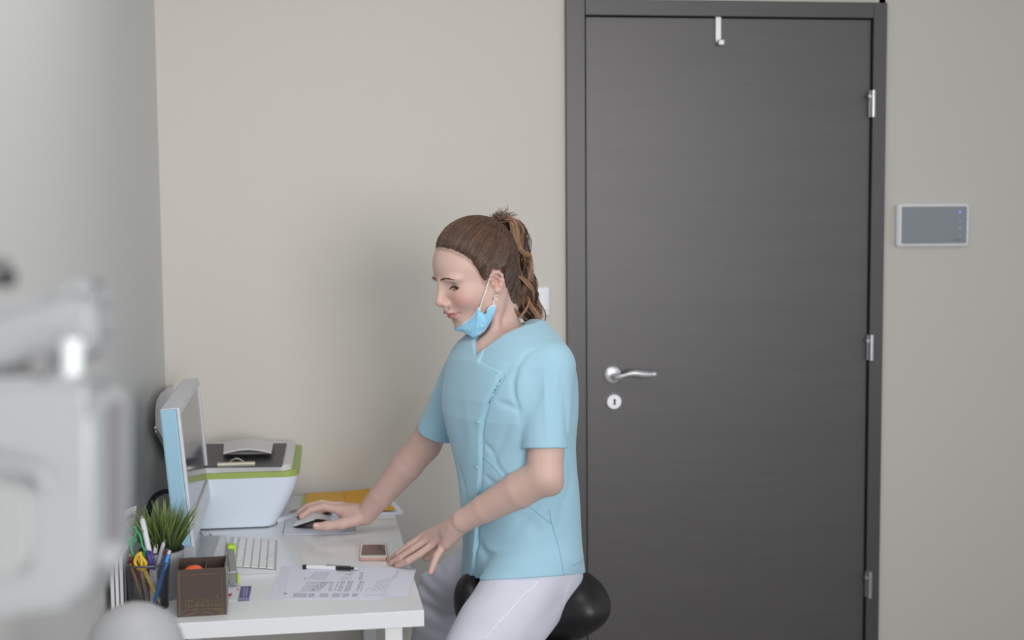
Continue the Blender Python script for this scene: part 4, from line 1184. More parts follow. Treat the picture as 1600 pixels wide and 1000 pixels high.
# outline used for keys is squared off so the keys stay true rectangles
W_, LL = KW, KL
rows_ = [[1]*14, [1]*13+[1.5], [1.5]+[1]*13, [1.75]+[1]*11+[1.75], [1.2]+[1]*11+[2.3], [1, 1, 1, 1.25, 5.2, 1.25, 1, 1, 1, 1]]
kme = {}
for r_, row in enumerate(rows_):
    tot = sum(row); y = 0; u0 = .035+r_*(.93/6); uh = (.93/6) if r_ else .11
    for kw in row[::-1]:
        y0, y1 = .022+.956*y/tot, .022+.956*(y+kw)/tot; y += kw
        key_ = (round(kw/tot, 3), r_ == 0)
        w, l = W_*(.93/6)-.0028, LL*(y1-y0)-.0026
        if r_ == 0: w *= .62
        if key_ not in kme:
            bm = new(); box(bm, Vector((0, 0, 0)), (w, l, .0025), Kr, bev=.0006, seg=1)
            me = bpy.data.meshes.new('key'); bm.to_mesh(me); bm.free(); me.materials.append(M_key); kme[key_] = me
        c = kpt(u0+(.93/12), (y0+y1)/2)
        k = bpy.data.objects.new('key', kme[key_]); COL.objects.link(k); set_parent(k, bs); k.location = c
        # the base's own frame is the room's, so the location is the place itself
        k.matrix_parent_inverse = Matrix.Identity(4)

# ---- mouse pad and mouse
mpd = slabq('mouse_pad', [(447, 811), (551, 810), (556, 829), (441, 833)], TOP, .0012, M_black, r=.012)
mpd.name = 'mouse_pad'
tag(mpd, 'pale grey rectangular mouse pad with dark underside, under the mouse', 'mouse pad')
mpt = slabq('pad_surface', [(447.5, 810), (550.5, 809), (555, 832), (442, 836)], TOP+.0012, .0018, mat('pad_cloth', (212, 218, 232), .7), mpd, r=.012, label='pale grey cloth top')
MZ = TOP+.0035
mc = atz(488, 821, MZ); mdir = (atz(456, 823, MZ)-atz(519, 818, MZ)); mlen = mdir.length; mdir.z = 0; mdir.normalize(); mside = Vector((mdir.y, -mdir.x, 0))
Mrow = np.array([tuple(mdir), tuple(mside), (0, 0, 1)], np.float32)
mouse = thing('computer_mouse', Vector((mc.x, mc.y, MZ)), 'white and black computer mouse under her right hand on the pad', 'mouse')
def mouse_d(p, grow=0):
    q = (p-npv(Vector((mc.x, mc.y, MZ))))@Mrow.T
    x = q[:, 0]/.052; h = .034*(1-.10*(x+.25)**2-.55*np.clip(x, 0, 2)**2*.9); h = np.maximum(h, .008)
    r = np.array([.053+grow, .031+grow, 1.0], np.float32)
    k = np.sqrt((q[:, 0]/r[0])**2+(q[:, 1]/r[1])**2+(q[:, 2]/(h+grow))**2+1e-9)
    return (k-1)*.022, q
def white_part(p, d):
    dd, q = mouse_d(p); wave = .020-.011*np.tanh(q[:, 0]/.022+.3)+.001; side = np.abs(q[:, 1])/.03
    return np.maximum(np.maximum(dd, (wave+.009)*side**1.8-q[:, 2]+.001), -q[:, 2])
def black_part(p, d):
    dd, q = mouse_d(p, -.0016); return np.maximum(dd, -q[:, 2])
for nm, fn, m, lb in (('shell', white_part, M_white, 'glossy white top shell'), ('base', black_part, M_black, 'black lower body')):
    Fm = Field(); Fm.post.append(fn); c = npv(Vector((mc.x, mc.y, MZ+.015)))
    v, f_ = polygonise(Fm, tuple(c-.07), tuple(c+.07), .0016); grid_mesh(nm, v, f_, m, mouse, label=lb)
wp = Vector((mc.x, mc.y, MZ))+mdir*.034+Vector((0, 0, .0235))
bm = new(); cyl(bm, wp-mside*.003, wp+mside*.003, .006, n=16); obj('scroll_wheel', bm, M_black, mouse, True, auto=40)

# ---- white adapter with slots
ad = slabq('adapter', [(431, 800), (466, 794), (469, 802), (433, 810)], TOP, .012, M_white, bev=.002, r=.004)
tag(ad, 'small white plastic adapter lying between the printer and the mouse pad', 'adapter')
for dx in (0, 5):
    slabq('slot', [(452, 799.5-1+dx*.45), (465, 796.5-1+dx*.45), (465.6, 797.5-1+dx*.45), (452.5, 800.5-1+dx*.45)], TOP+.0121, .0004, mat('slot_grey', (110, 112, 112), .5), ad)

# ---- papers and folders against the back wall
def sheet(name, px, h, th, m, label, cat, group=None):
    o = slabq(name, px, TOP+h, th, m); return tag(o, label, cat, group)
M_paper = mat('paper', (226, 230, 246), .8); M_fold = mat('folder_orange', (222, 170, 62), .6, noise=.05, nscale=12); M_fold2 = mat('folder_amber', (220, 162, 42), .6)
sheet('paper_stack', [(500, 786), (617, 784), (630, 799), (520, 803)], .0002, .008, M_paper, 'stack of white papers sticking out from under the orange folders over the desk edge', 'papers')
sheet('green_folder', [(472, 774), (500, 773), (500, 798), (471, 800)], .0085, .002, mat('folder_lime', (190, 205, 110), .6), 'pale lime green folder edge showing left of the orange folder', 'folder')
sheet('orange_folder', [(478, 770.5), (545, 767), (575, 796), (478, 800)], .0110, .0025, M_fold, 'orange cardboard folder lying behind the mouse hand', 'folder', 'folders at the back of the desk')
sheet('orange_folder', [(536, 767.5), (586, 763), (618, 795.5), (545, 799)], .0140, .0025, M_fold2, 'deeper orange folder lying partly on the other, nearer the desk edge', 'folder', 'folders at the back of the desk')

# ---- phone
pq = [(564, 848.5), (603.5, 848.5), (606, 871), (561, 871.5)]
ph = thing('smartphone', dz(584, 862), 'rose gold smartphone with white front and dark screen in a clear case', 'phone')
o = slabq('case', [(x+(x-584)*.05, y+(y-860)*.05) for x, y in pq], TOP, .0045, mat('clear_case', (196, 196, 200), .2), ph, r=.008)
o = slabq('body', pq, TOP+.001, .0075, mat('rose_gold', (216, 176, 164), .25, .6), ph, r=.008)
o = slabq('front_glass', [(x+(584-x)*.03, y+(860-y)*.03) for x, y in pq], TOP+.0085, .0006, mat('phone_white', (232, 230, 228), .15), ph, r=.007)
slabq('display', [(566.5, 850.8), (601.6, 850.8), (603, 867.2), (564.2, 867.4)], TOP+.0091, .0003, mat('phone_screen', (74, 66, 64), .06, spec=.8), o)
# ---- pen on the papers
pz = TOP+.0062
a, b = atz(473, 885.5, pz), atz(561, 888.5, pz); d = (b-a); Lp = d.length; d.normalize()
pen = thing('ballpoint_pen', a.lerp(b, .5), 'white ballpoint pen with black ends lying along the top of the printed sheet', 'pen')
def seg(name, t0, t1, r0, r1, m, par, n=16, round_=False):
    bm = new(); P0, P1 = a+d*Lp*t0, a+d*Lp*t1
    tube(bm, [P0.lerp(P1, t) for t in (0, .08, .5, .92, 1)], [r0*(.4 if round_ else .9), r0, (r0+r1)/2, r1, r1*.9], n=n); return obj(name, bm, m, par, True, auto=50)
brl = seg('barrel', .06, .62, .0052, .0054, mat('pen_white', (226, 228, 236), .3), pen)
seg('end_cap', 0, .075, .0050, .0053, M_black, pen, round_=True)
seg('rubber_grip', .60, .86, .0058, .0056, mat('grip_grey', (92, 90, 88), .6), pen)
seg('clear_tip', .86, 1.0, .0056, .0028, mat('clear_tip', (196, 198, 202), .2), pen)
bm = new(); q = a+d*Lp*.62-Vector((0, .006, -.001)); box(bm, q+d*Lp*.13+Vector((0, -.001, .001)), (Lp*.32, .005, .0055), Matrix.Rotation(math.atan2(d.y, d.x), 3, 'Z'), bev=.001); obj('clip', bm, M_black, pen)
bm = new(); cyl(bm, a+d*Lp*.42+Vector((0, -.001, .0055)), a+d*Lp*.60+Vector((0, -.001, .0055)), .0014, n=8); obj('refill', bm, mat('refill_grey', (110, 110, 116), .4), brl, True)

# ---- two printed sheets at the front of the desk
s1 = sheet('printed_sheet', [(452, 884), (651, 887.5), (637, 932), (445, 936)], .0007, .0004, M_paper, 'printed white sheet at the desk corner, upper one of the two', 'paper', 'printed sheets at the front of the desk')
s2 = sheet('printed_sheet', [(440, 884), (600, 885), (600, 936), (419, 937)], .0001, .0004, mat('paper_under', (222, 226, 243), .8), 'printed white sheet lying slightly further left, lower one of the two', 'paper', 'printed sheets at the front of the desk')
# print runs front to back: rows of short words, each a thin flat strip of ink
M_ink = mat('ink', (142, 144, 157), .8)
def ink_lines(name, blocks, parent, hz_):
    vs, fs = [], []
    for (xa0, xa1, xb0, xb1, y0, y1, n, th) in blocks:
        # top edge from xa0 to xa1 at y0, bottom edge from xb0 to xb1 at y1
        for i in range(n):
            t = (i+.5)/n; x_t = xa0+(xa1-xa0)*t; x_b = xb0+(xb1-xb0)*t
            if rng.random() < .06: continue
            v0 = 0.0
            while v0 < 1:
                l = rng.uniform(.10, .34); v1 = min(1, v0+l)
                P = [atz(x_t+(x_b-x_t)*v+s*th/2, y0+(y1-y0)*v, hz_) for v, s in ((v0, -1), (v0, 1), (v1, 1), (v1, -1))]
                k = len(vs); vs += [tuple(p) for p in P]; fs.append((k, k+1, k+2, k+3)); v0 = v1+rng.uniform(.04, .10)
            if rng.random() < .0: break
    o = raw(name, vs, fs, M_ink, parent); o['kind'] = 'stuff'; return o
zz = TOP+.00125
ink_lines('printed_text', [(492, 518, 480, 508, 893, 906, 7, .9), (541, 552, 538, 550, 896, 899, 4, 1), (534, 552, 531, 548, 901, 906, 5, .7), (563, 568, 560, 566, 894, 906, 3, .9),
    (480, 503, 468, 486, 909, 924, 6, 1), (503, 516, 484, 498, 909, 924, 6, 1.1), (516, 522, 512, 518, 909, 924, 2, 1.0), (528, 540, 521, 534, 908, 924, 5, 1.1), (544, 554, 537, 549, 908, 924, 5, 1.1), (561, 568, 553, 565, 908, 924, 5, 1.1),
    (459, 495, 457, 493, 927, 933, 15, 1.3), (500, 514, 498, 512, 927, 933, 5, 1.3), (520, 546, 518, 544, 927, 933, 10, 1.3), (551, 562, 549, 561, 927, 932, 5, 1.3),
    (477, 480, 475, 478, 902, 906, 2, 1), (620, 626, 612, 618, 891, 905, 3, .5), (590, 612, 578, 606, 906, 924, 7, .6), (576, 577.5, 570, 572, 918, 924, 1, .7), (572, 606, 570, 604, 928, 931, 8, .6), (600, 616, 598, 612, 902, 906, 4, .6)], s1, zz)
slabq('printed_mark', [(444, 926.5), (449, 926.5), (448.5, 928), (443.5, 928)], TOP+.0012, .0001, M_ink, s1)

# ---- business cards by the brown box
c1 = sheet('business_card', [(352, 914), (376, 914), (371, 938), (348, 938)], .0001, .0005, mat('card_white', (222, 222, 230), .6), 'white card with small red print, half hidden behind the brown box', 'card')
slabq('red_print', [(355, 928), (363, 927), (361, 932), (353, 932.5)], TOP+.0007, .0001, mat('red_print', (196, 70, 90), .6), c1)
slabq('red_print', [(370, 920), (374, 920), (373.5, 921.5), (369.5, 921.5)], TOP+.0007, .0001, MATS['red_print'], c1)
c2 = sheet('business_card', [(376.5, 916), (393, 915.5), (389, 937.5), (372, 938.5)], .0008, .0005, mat('card_violet', (94, 92, 146), .6), 'violet-blue card with pale lettering, right of the brown box', 'card')
M_cw = mat('card_print', (176, 176, 208), .6)
for x in (382, 386):
    slabq('lettering', [(x, 918), (x+1.3, 918), (x-1.0, 932), (x-2.3, 932)], TOP+.0014, .0001, M_cw, c2)
slabq('colour_band', [(373.2, 934), (390.2, 933.6), (389.4, 937.2), (372.4, 938)], TOP+.0014, .0001, mat('card_light', (140, 148, 186), .6), c2)

# ---- stapler, standing on its edge against the brown box
M_stg = mat('stapler_grey', (146, 148, 150), .35, .3); M_lim2 = mat('stapler_lime', (178, 218, 60), .4)
stp = thing('stapler', dz(366, 905), 'grey stapler with lime green ends leaning on the right side of the brown box', 'stapler')
def bar2(name, p, q, w, h, m, bev=.002, lab=None):
    p, q = Vector(p), Vector(q); dd = q-p; M = dd.to_track_quat('Y', 'Z').to_matrix(); bm = new(); box(bm, (p+q)/2, (w, dd.length, h), M, bev=bev); return obj(name, bm, m, stp, label=lab)
S0, S1 = at(366, 903, 2.93), at(360, 865, 3.06)
arm = bar2('arm', S0+Vector((-.002, 0, 0)), S1, .016, .030, M_stg)
bar2('staple_rail', S0+Vector((-.011, .002, .004)), S1+Vector((-.012, -.01, -.006)), .005, .018, M_steel)
bar2('base', S0+Vector((.0085, .0, -.004)), S0.lerp(S1, .12)+Vector((.0085, 0, -.004)), .005, .020, M_lim2, lab='lime green front end')
bar2('rear_cap', at(362, 859, 3.05), at(361, 854, 3.09), .020, .020, M_lim2, .005, 'lime green end')
# ---- brown box with gold skyline
M_brn = mat('brown_acrylic', (84, 72, 68), .25); M_gold = mat('gold_print', (150, 132, 82), .45, .3)
BL, BR = atz(277, 965, TOP), atz(354.5, 960.5, TOP); bd = (BR-BL); BWd = bd.length; bd.normalize(); bn = Vector((-bd.y, bd.x, 0)); BH = .0975
bxo = thing('desk_organizer', BL+bd*BWd/2+bn*BWd/2, 'open brown cube box with a gold skyline printed on its front', 'box')
BM_ = Matrix((bd, bn, Vector((0, 0, 1)))).transposed(); T_ = .003
def bb(name, u0, u1, v0, v1, z0, z1, m=M_brn, par=bxo):
    bm = new(); box(bm, BL+bd*(u0+u1)/2+bn*(v0+v1)/2+Vector((0, 0, (z0+z1)/2)), (u1-u0, v1-v0, z1-z0), BM_, bev=.0006); return obj(name, bm, m, par)
bb('floor_panel', 0, BWd, 0, BWd, 0, .004)
fp = bb('front_panel', 0, BWd, 0, T_, .004, BH); bb('side_panel', 0, T_, T_, BWd-T_, .004, BH); bb('side_panel', BWd-T_, BWd, T_, BWd-T_, .004, BH); bb('back_panel', 0, BWd, BWd-T_, BWd, .004, BH)
bb('divider', BWd*.56, BWd*.56+.002, T_, BWd-T_, .004, BH*.93)
def skyline(seq, z0, r=.0005):
    bm = new(); pts = [BL+bd*(u*BWd)-bn*.0004+Vector((0, 0, z0+v)) for u, v in seq]; tube(bm, pts, r, n=4); return obj('gold_skyline', bm, M_gold, fp)
s_ = [(.18, 0), (.18, .012), (.22, .014), (.26, .012), (.33, .012), (.33, .014), (.36, .017), (.38, .017), (.41, .023), (.44, .017), (.44, .004), (.50, .004), (.50, .015), (.56, .015), (.56, .009), (.60, .009), (.61, .012), (.66, .010), (.68, .014), (.71, .010), (.71, .004), (.78, .004), (.79, .016), (.81, .025), (.83, .016), (.85, .012), (.85, .003), (.94, .003)]
skyline(s_, .021); skyline([(.20, 0), (.24, .003), (.28, .001), (.33, .004), (.38, .002), (.44, .004), (.52, .002), (.60, .004), (.70, .002), (.80, .002), (.94, .001)], .019)
for u in (.235, .285, .37, .41, .53, .63, .81): skyline([(u, 0), (u, .010)], .021, .0004)
skyline([(.12, 0), (.50, .0006), (.93, 0)], .0145, .0003)
skyline([(.16, 0), (.30, .004), (.36, .004), (.37, .011), (.40, .013), (.42, .004), (.45, .010), (.47, .006), (.50, .011), (.50, .002), (.58, .003), (.62, .006), (.66, .002), (.70, .002)], .003)
skyline([(.74, .011), (.80, .009), (.86, .012)], .003); skyline([(.86, 0), (.93, 0), (.93, .012), (.86, .012), (.86, 0)], .003); skyline([(.88, .002), (.90, .010), (.92, .004)], .003)
skyline([(.055, 0), (.058, .03), (.052, .055), (.056, .09)], .002, .0007); skyline([(.07, .087), (.90, .087)], .0, .0003); skyline([(.92, .087), (.92, .02)], .0, .0003)
tg = thing('orange_ball', at(303, 888, 2.75), 'orange round object inside the brown box', 'ornament')
bm = new(); lathe(bm, [(0, .012), (.012, .0105), (.019, .005), (.020, -.002), (.016, -.009), (0, -.012)], 24, Matrix.Translation(at(303, 893, 2.74))); ob = obj('shell', bm, mat('orange_plastic', (232, 96, 44), .45), tg, True)
cb2 = at(303, 893, 2.74); bm = new(); cyl(bm, (cb2.x, cb2.y, TOP+.004), (cb2.x, cb2.y, cb2.z-.010), .004, n=10); obj('stem', bm, MATS['orange_plastic'], tg, True)

# ---- mesh pen cup
cc = atz(233, 949, TOP); CRb, CRt = .0385, .0445; CH_ = (TOP+.0) and .094
cup = thing('pen_cup', cc, 'grey wire mesh pen cup full of pens and scissors', 'cup')
M_wire = mat('wire_grey', (96, 98, 106), .35, .6)
def cpt(a, t): r = CRb+(CRt-CRb)*t; return Vector((cc.x+r*math.cos(a), cc.y+r*math.sin(a), TOP+.003+CH_*t))
bm = new()
for s in (-1, 1):
    for i in range(58):
        a0 = i/58*2*math.pi; tube(bm, [cpt(a0+s*t*1.5, t) for t in [k/11 for k in range(12)]], .00045, n=3, cap=False)
o = obj('wire_mesh', bm, M_wire, cup); o['kind'] = 'stuff'
bm = new(); tube(bm, [cpt(a*2*math.pi/32, 1) for a in range(33)], .0020, n=8, cap=False); obj('rim', bm, M_wire, cup, True)
bm = new(); lathe(bm, [(0, 0), (CRb+.0015, 0), (CRb+.002, .006), (CRb, .007), (0, .003)], 32, Matrix.Translation(cc)); obj('bottom', bm, mat('cup_bottom', (44, 46, 52), .4), cup, True, auto=40)
def stick(name, px0, px1, D, r, m, label, cat, cap=None, grp='pens and pencils in the mesh cup', bottom=True):
    """something long standing in the cup: from the seen top px0 towards px1, then down to the cup's floor"""
    A, B = at(px0[0], px0[1], D), at(px1[0], px1[1], D); dd = (B-A).normalized()
    t = (A.z-(TOP+.012))/max(-dd.z, .1); E_ = A+dd*t
    v = Vector((E_.x-cc.x, E_.y-cc.y, 0)); 
    if v.length > CRb-.008: v = v.normalized()*(CRb-.008); E_ = Vector((cc.x+v.x, cc.y+v.y, E_.z))
    bm = new(); tube(bm, [A, A.lerp(E_, .03), A.lerp(E_, .5), A.lerp(E_, .92), E_], [r*.6, r, r, r*.95, r*.4], n=10)
    o = obj(name, bm, m, None, True, auto=50); tag(o, label, cat, grp)
    if cap:
        cm, t0, t1, rr, nm = cap; bm = new(); tube(bm, [A.lerp(E_, t0), A.lerp(E_, t1)], rr, n=10); obj(nm, bm, cm, o, True, auto=50)
    return o
M_pw = mat('pen_white2', (214, 216, 226), .3); M_pu = mat('pen_violet', (60, 50, 130), .35); M_clr = mat('pen_clear_grey', (176, 180, 190), .25)
M_rd = mat('red_plastic', (170, 32, 36), .4); M_yl = mat('yellow_plastic', (226, 188, 52), .45); M_gn = mat('green_plastic', (52, 146, 96), .4); M_bl = mat('blue_plastic', (60, 130, 200), .35)
M_wood = mat('pencil_yellow', (204, 176, 84), .55)
stick('marker_pen', (222, 810), (233, 862), 2.80, .0062, M_pw, 'thick white marker pen with grey tip, the tallest in the mesh cup', 'pen', (mat('tip_grey', (150, 146, 160), .4), -.03, .01, .0035, 'tip'))
stick('pencil', (244, 850), (240, 880), 2.82, .0048, mat('eraser_white', (206, 208, 204), .6), 'flat off-white stick in the mesh cup, behind the violet hook', 'pencil')
stick('ballpoint_pen', (256, 847), (247, 882), 2.81, .0045, M_clr, 'clear grey ballpoint pen with silver button in the mesh cup', 'pen', (M_steel, -.05, .02, .0028, 'push_button'))
stick('ballpoint_pen', (261, 857), (256, 886), 2.79, .0042, mat('blue_dark', (60, 80, 140), .35), 'dark blue ballpoint pen with reddish clip in the mesh cup', 'pen', (mat('clip_red', (130, 50, 60), .4), .02, .14, .0052, 'clip'))
stick('highlighter_pen', (264, 864), (257, 888), 2.775, .0048, M_bl, 'bright blue pen with white end at the right of the mesh cup', 'pen', (M_pw, -.05, .06, .0036, 'end_cap'))
stick('felt_pen', (205, 868), (214, 890), 2.80, .0060, M_rd, 'red felt pen at the left of the mesh cup', 'pen', (M_yl, -.04, .02, .0045, 'end_cap'))
stick('pencil', (214, 866), (252, 940), 2.775, .0048, M_wood, 'yellow pencil slanting across the front of the mesh cup', 'pencil')
stick('pencil', (204, 880), (226, 945), 2.80, .0042, mat('pencil_ochre', (196, 160, 90), .55), 'ochre pencil standing steeply at the left of the mesh cup', 'pencil')
stick('felt_pen', (211, 880), (240, 945), 2.785, .0045, mat('dull_red', (150, 66, 70), .5), 'dull red pen inside the mesh cup below the yellow scissors', 'pen')
def loops(name, paths_, D, r, m, label, cat, tail):
    bm = new()
    for P in paths_: tube(bm, [at(x, y, D+dd) for x, y, dd in cr(P, 5)], r, n=8)
    o = obj(name, bm, m, None, True); tag(o, label, cat)
    bm = new(); A, B = at(tail[0][0], tail[0][1], D), at(tail[1][0], tail[1][1], D); B.z = TOP+.014
    v = Vector((B.x-cc.x, B.y-cc.y, 0))
    if v.length > CRb-.008: v = v.normalized()*(CRb-.008); B = Vector((cc.x+v.x, cc.y+v.y, B.z))
    box(bm, (A+B)/2, (.008, .0018, (A-B).length), (B-A).to_track_quat('Z', 'Y').to_matrix()); obj('blade', bm, M_steel, o)
    return o
loops('scissors', [[(204, 826, 0), (212, 824, 0), (211, 838, 0), (203, 846, 0), (198, 836, 0), (204, 826, 0)], [(212, 828, 0), (219, 838, 0), (222, 852, 0), (226, 862, 0), (218, 872, 0), (208, 868, 0), (206, 852, 0), (214, 842, 0)], [(203, 846, 0), (206, 860, 0), (212, 875, 0)], [(226, 862, 0), (224, 876, 0)]], 2.79, .0030, M_gn, 'green plastic scissors handles sticking out of the mesh cup', 'scissors', ((214, 876), (226, 940)))
loops('scissors', [[(212, 872, 0), (217, 866, 0), (222, 872, 0), (228, 880, 0), (225, 890, 0), (216, 888, 0), (211, 880, 0), (212, 872, 0)], [(219, 862, 0), (221, 876, 0), (222, 892, 0)]], 2.77, .0036, M_yl, 'small yellow scissors handles in front in the mesh cup', 'scissors', ((220, 888), (232, 940)))
loops('letter_opener', [[(230, 862, 0), (236, 864, 0), (239, 874, 0), (240, 890, 0)], [(230, 862, 0), (233, 874, 0), (235, 890, 0)]], 2.775, .0034, M_pu, 'violet curved plastic handle in the middle of the mesh cup', 'letter opener', ((237, 888), (238, 940)))

# ---- potted grass
pcx = at(253, 872, 2.86); pb = Vector((pcx.x, pcx.y, TOP))
plant = thing('potted_grass', pb, 'small tuft of artificial green grass in a grey pot, left of the monitor', 'plant')
pzr = at(253, 858, 2.86).z
bm = new(); lathe(bm, [(0, 0), (.034, 0), (.036, .003), (.047, pzr-TOP), (.044, pzr-TOP), (.040, pzr-TOP-.01), (0, pzr-TOP-.012)], 32, Matrix.Translation(pb)); obj('pot', bm, mat('pot_grey', (158, 160, 164), .5), plant, True, auto=40)
bm = new(); lathe(bm, [(0, pzr-TOP-.004), (.043, pzr-TOP-.004), (.0475, pzr-TOP+.001), (.0455, pzr-TOP+.003)], 32, Matrix.Translation(pb)); obj('dark_rim', bm, mat('rim_dark', (46, 26, 34), .5), plant, True)
vs, fs, tn = [], [], []
gA, gB_, gC = (np.array(lin(c)) for c in ((36, 52, 30), (104, 132, 64), (156, 176, 104)))
for i in range(330):
    a = rng.uniform(0, 2*math.pi); rr = math.sqrt(rng.random()); b0 = pb+Vector((math.cos(a)*rr*.032, math.sin(a)*rr*.032, pzr-TOP-.004))
    lean = rng.uniform(.04, .22)+rr*.38; L_ = rng.uniform(.07, .130)*(1-.15*rr); w = rng.uniform(.0014, .0029); a2 = a+rng.normal(0, .5)
    dh = Vector((math.cos(a2), math.sin(a2), 0)); sd = Vector((-dh.y, dh.x, 0)); ta = rng.uniform(0, math.pi); sd = (sd*math.cos(ta)+dh*math.sin(ta)).normalized()
    k0 = len(vs); x = rng.random(); nseg = 6
    for s in range(nseg+1):
        t = s/nseg; p = b0+dh*(L_*(lean*t+.25*lean*t*t))+Vector((0, 0, L_*(t-.22*lean*t*t)))
        ww = w*(1-t**2.2)+.0001; vs += [tuple(p-sd*ww), tuple(p+dh*ww*.25), tuple(p+sd*ww)]
        c = (gA*(1-t)+(gB_*(1-x)+gC*x)*t); tn += [c, c*.85, c]
    for s in range(nseg):
        for q in (0, 1): fs.append((k0+s*3+q, k0+s*3+q+1, k0+s*3+q+4, k0+s*3+q+3))
M_gr = attr_mat('grass_blades', .5, .4, mottle=.1); o = raw('grass_blades', vs, fs, M_gr, plant, True, tint=np.array(tn)); o['kind'] = 'stuff'

# ---- leaflet and upright files left of the cup
bm = new(); A = [at(196, 800, 2.95), at(213.5, 790, 2.95), at(208, 832, 2.95), at(190, 900, 2.93)]
lf = [at(194, 797, 2.95), at(213.5, 790, 2.95), at(206, 848, 2.95), at(200, 905, 2.95), at(188, 905, 2.95)]
vs = [tuple(p) for p in lf]+[tuple(p+Vector((0, .0015, 0))) for p in lf]; n = len(lf)
o = raw('leaflet', vs, [tuple(range(n)), tuple(range(2*n-1, n-1, -1))]+[(i, i+n, (i+1) % n+n, (i+1) % n) for i in range(n)], mat('leaflet_white', (206, 206, 214), .6)); tag(o, 'white leaflet with a violet band standing behind the mesh pen cup', 'leaflet')
q = [at(199, 806, 2.948), at(209, 802, 2.948), at(208, 809, 2.948), at(198, 813, 2.948)]; raw('violet_band', [tuple(p) for p in q], [(0, 1, 2, 3)], mat('violet_band', (120, 116, 160), .6), o)
rack = thing('file_rack', Vector((at(192, 950, 2.80).x, at(192, 950, 2.80).y+.1, TOP)), 'upright white and grey files standing at the left of the mesh cup', 'file rack')
for x0, x1, col, lab in ((174, 180, (218, 218, 222), None), (181.5, 187, (222, 222, 226), None), (188.5, 194, (206, 206, 210), None), (195, 199, (90, 88, 92), 'dark file')):
    D0 = 2.80; zb = TOP+.001; P0, P1 = atz(x0, 952, zb), atz(x1, 952, zb); P0 = Vector((P0.x, dk(0, .09).y-.0, 0)); w = max((P1.x-P0.x), .005)
    bm = new(); box(bm, (P0.x+w/2, P0.y+.06, zb+.055), (w-.001, .10, .11), bev=.0008); o = obj('file', bm, mat('file_board', col, .6), rack, label=lab)

# ================================================================== foreground, well out of focus
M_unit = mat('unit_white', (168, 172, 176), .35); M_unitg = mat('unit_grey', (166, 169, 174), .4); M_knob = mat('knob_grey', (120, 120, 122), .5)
unit = thing('dental_unit', at(60, 780, 1.0), 'large white dental unit head with side handle, blurred in the left foreground', 'medical unit')
UD = .86
def ua(x, y, D): return at(x, y, D*UD)
def plate(name, px, D, th, m, bev=.004, parent=unit, lab=None):
    q = [ua(x, y, D) for x, y in px]; bm = new(); n = len(q); back = FW*th
    a_ = [bm.verts.new(p) for p in q]; b_ = [bm.verts.new(p+back) for p in q]
    f0 = bm.faces.new(a_); bm.faces.new(b_[::-1])
    for i in range(n): bm.faces.new((a_[i], b_[i], b_[(i+1) % n], a_[(i+1) % n]))
    bmesh.ops.recalc_face_normals(bm, faces=bm.faces[:])
    if bev: bmesh.ops.bevel(bm, geom=list(bm.edges), offset=bev, segments=3, affect='EDGES')
    return obj(name, bm, m, parent, True, auto=40, label=lab)
def rounded(pts, r=12, n=5):
    o = []
    for i in range(len(pts)):
        a, b, c = (np.array(pts[i-1], float), np.array(pts[i], float), np.array(pts[(i+1) % len(pts)], float))
        u = (a-b)/np.linalg.norm(a-b); w = (c-b)/np.linalg.norm(c-b)
        for k in range(n+1): t = k/n; o.append(tuple((b+u*r)*(1-t)**2+b*2*t*(1-t)+(b+w*r)*t*t))
    return o
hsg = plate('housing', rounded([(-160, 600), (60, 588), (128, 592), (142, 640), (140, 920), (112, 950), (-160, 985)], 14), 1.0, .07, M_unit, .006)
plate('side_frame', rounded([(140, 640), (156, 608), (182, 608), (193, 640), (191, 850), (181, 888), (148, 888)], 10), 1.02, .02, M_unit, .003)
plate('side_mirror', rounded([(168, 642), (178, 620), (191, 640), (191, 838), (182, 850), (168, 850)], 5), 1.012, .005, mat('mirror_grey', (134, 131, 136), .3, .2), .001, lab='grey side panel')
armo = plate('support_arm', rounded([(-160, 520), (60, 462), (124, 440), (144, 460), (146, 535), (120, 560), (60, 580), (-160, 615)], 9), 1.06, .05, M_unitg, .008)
bm = new(); tube(bm, [ua(112, 530, 1.02), ua(112, 596, 1.02)], .0068, n=20); obj('joint_pin', bm, mat('joint_white', (226, 232, 236), .25), unit, True, auto=40)
bm = new(); tube(bm, [ua(x, y, .98) for x, y, _ in cr([(-60, 716, 0), (-10, 722, 0), (40, 732, 0), (66, 744, 0), (74, 764, 0)], 5)], .0045, n=12); obj('grip_handle', bm, M_unitg, unit, True)
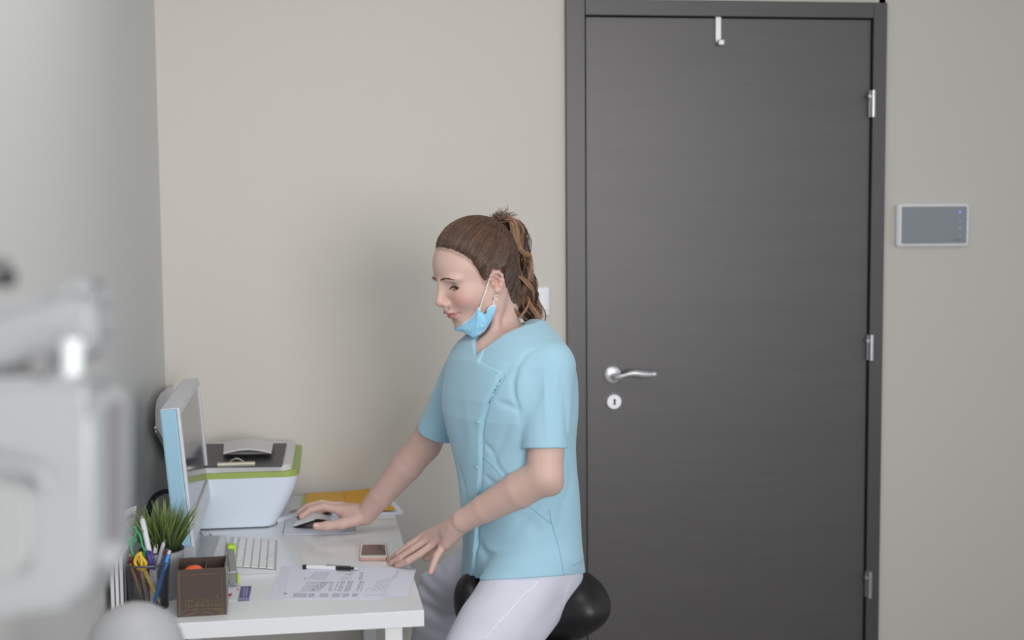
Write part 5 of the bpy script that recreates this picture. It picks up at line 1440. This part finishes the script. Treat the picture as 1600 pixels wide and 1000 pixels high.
plate('hose_cover', rounded([(-60, 745), (44, 752), (48, 880), (30, 905), (-60, 915)], 12), .99, .02, mat('cover_grey', (168, 170, 172), .5), .004)
bm = new(); cyl(bm, ua(64, 574, 1.03), ua(64, 574, 1.06), .0075, n=20); cyl(bm, ua(40, 584, 1.04), ua(40, 584, 1.07), .006, n=20); obj('knob', bm, M_knob, unit, True, auto=40)
bm = new(); bmesh.ops.create_uvsphere(bm, u_segments=16, v_segments=10, radius=.0068, matrix=Matrix.Translation(ua(10, 434, 1.0))); tube(bm, [ua(10, 434, 1.0), ua(-30, 440, 1.0), ua(-120, 520, 1.07)], .004, n=8); obj('lock_knob', bm, mat('knob_dark', (58, 58, 60), .5), unit, True)
bm = new(); tube(bm, [ua(x, y, 1.0) for x, y in ((-20, 412), (4, 408), (12, 420))], .004, n=8); obj('lock_lever', bm, M_knob, unit, True)
bm = new(); wa = ua(-140, 560, 1.08); tube(bm, [wa, Vector((XL+.012, wa.y, wa.z))], .025, n=20); cyl(bm, (XL+.001, wa.y, wa.z), (XL+.02, wa.y, wa.z), .07, n=28); obj('wall_mount', bm, M_unitg, unit, True, auto=40)
# white domed column
dm = at(211, 1000, 1.75); rdm = .0635
dome = thing('equipment_column', Vector((dm.x, dm.y, 0)), 'white column with a rounded dome top in the lower left foreground', 'equipment')
bm = new(); zt = at(211, 941, 1.75).z
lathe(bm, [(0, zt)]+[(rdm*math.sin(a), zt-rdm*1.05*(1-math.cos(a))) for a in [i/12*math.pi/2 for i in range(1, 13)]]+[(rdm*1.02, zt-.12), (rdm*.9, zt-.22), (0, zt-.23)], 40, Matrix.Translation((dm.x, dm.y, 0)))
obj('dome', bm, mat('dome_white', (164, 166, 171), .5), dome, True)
bm = new(); cyl(bm, (dm.x, dm.y, .02), (dm.x, dm.y, zt-.2), .03, n=24); obj('pole', bm, M_unitg, dome, True, auto=40)
bm = new(); cyl(bm, (dm.x, dm.y, 0), (dm.x, dm.y, .03), .17, r2=.15, n=40); obj('base', bm, M_unitg, dome, True, auto=40)
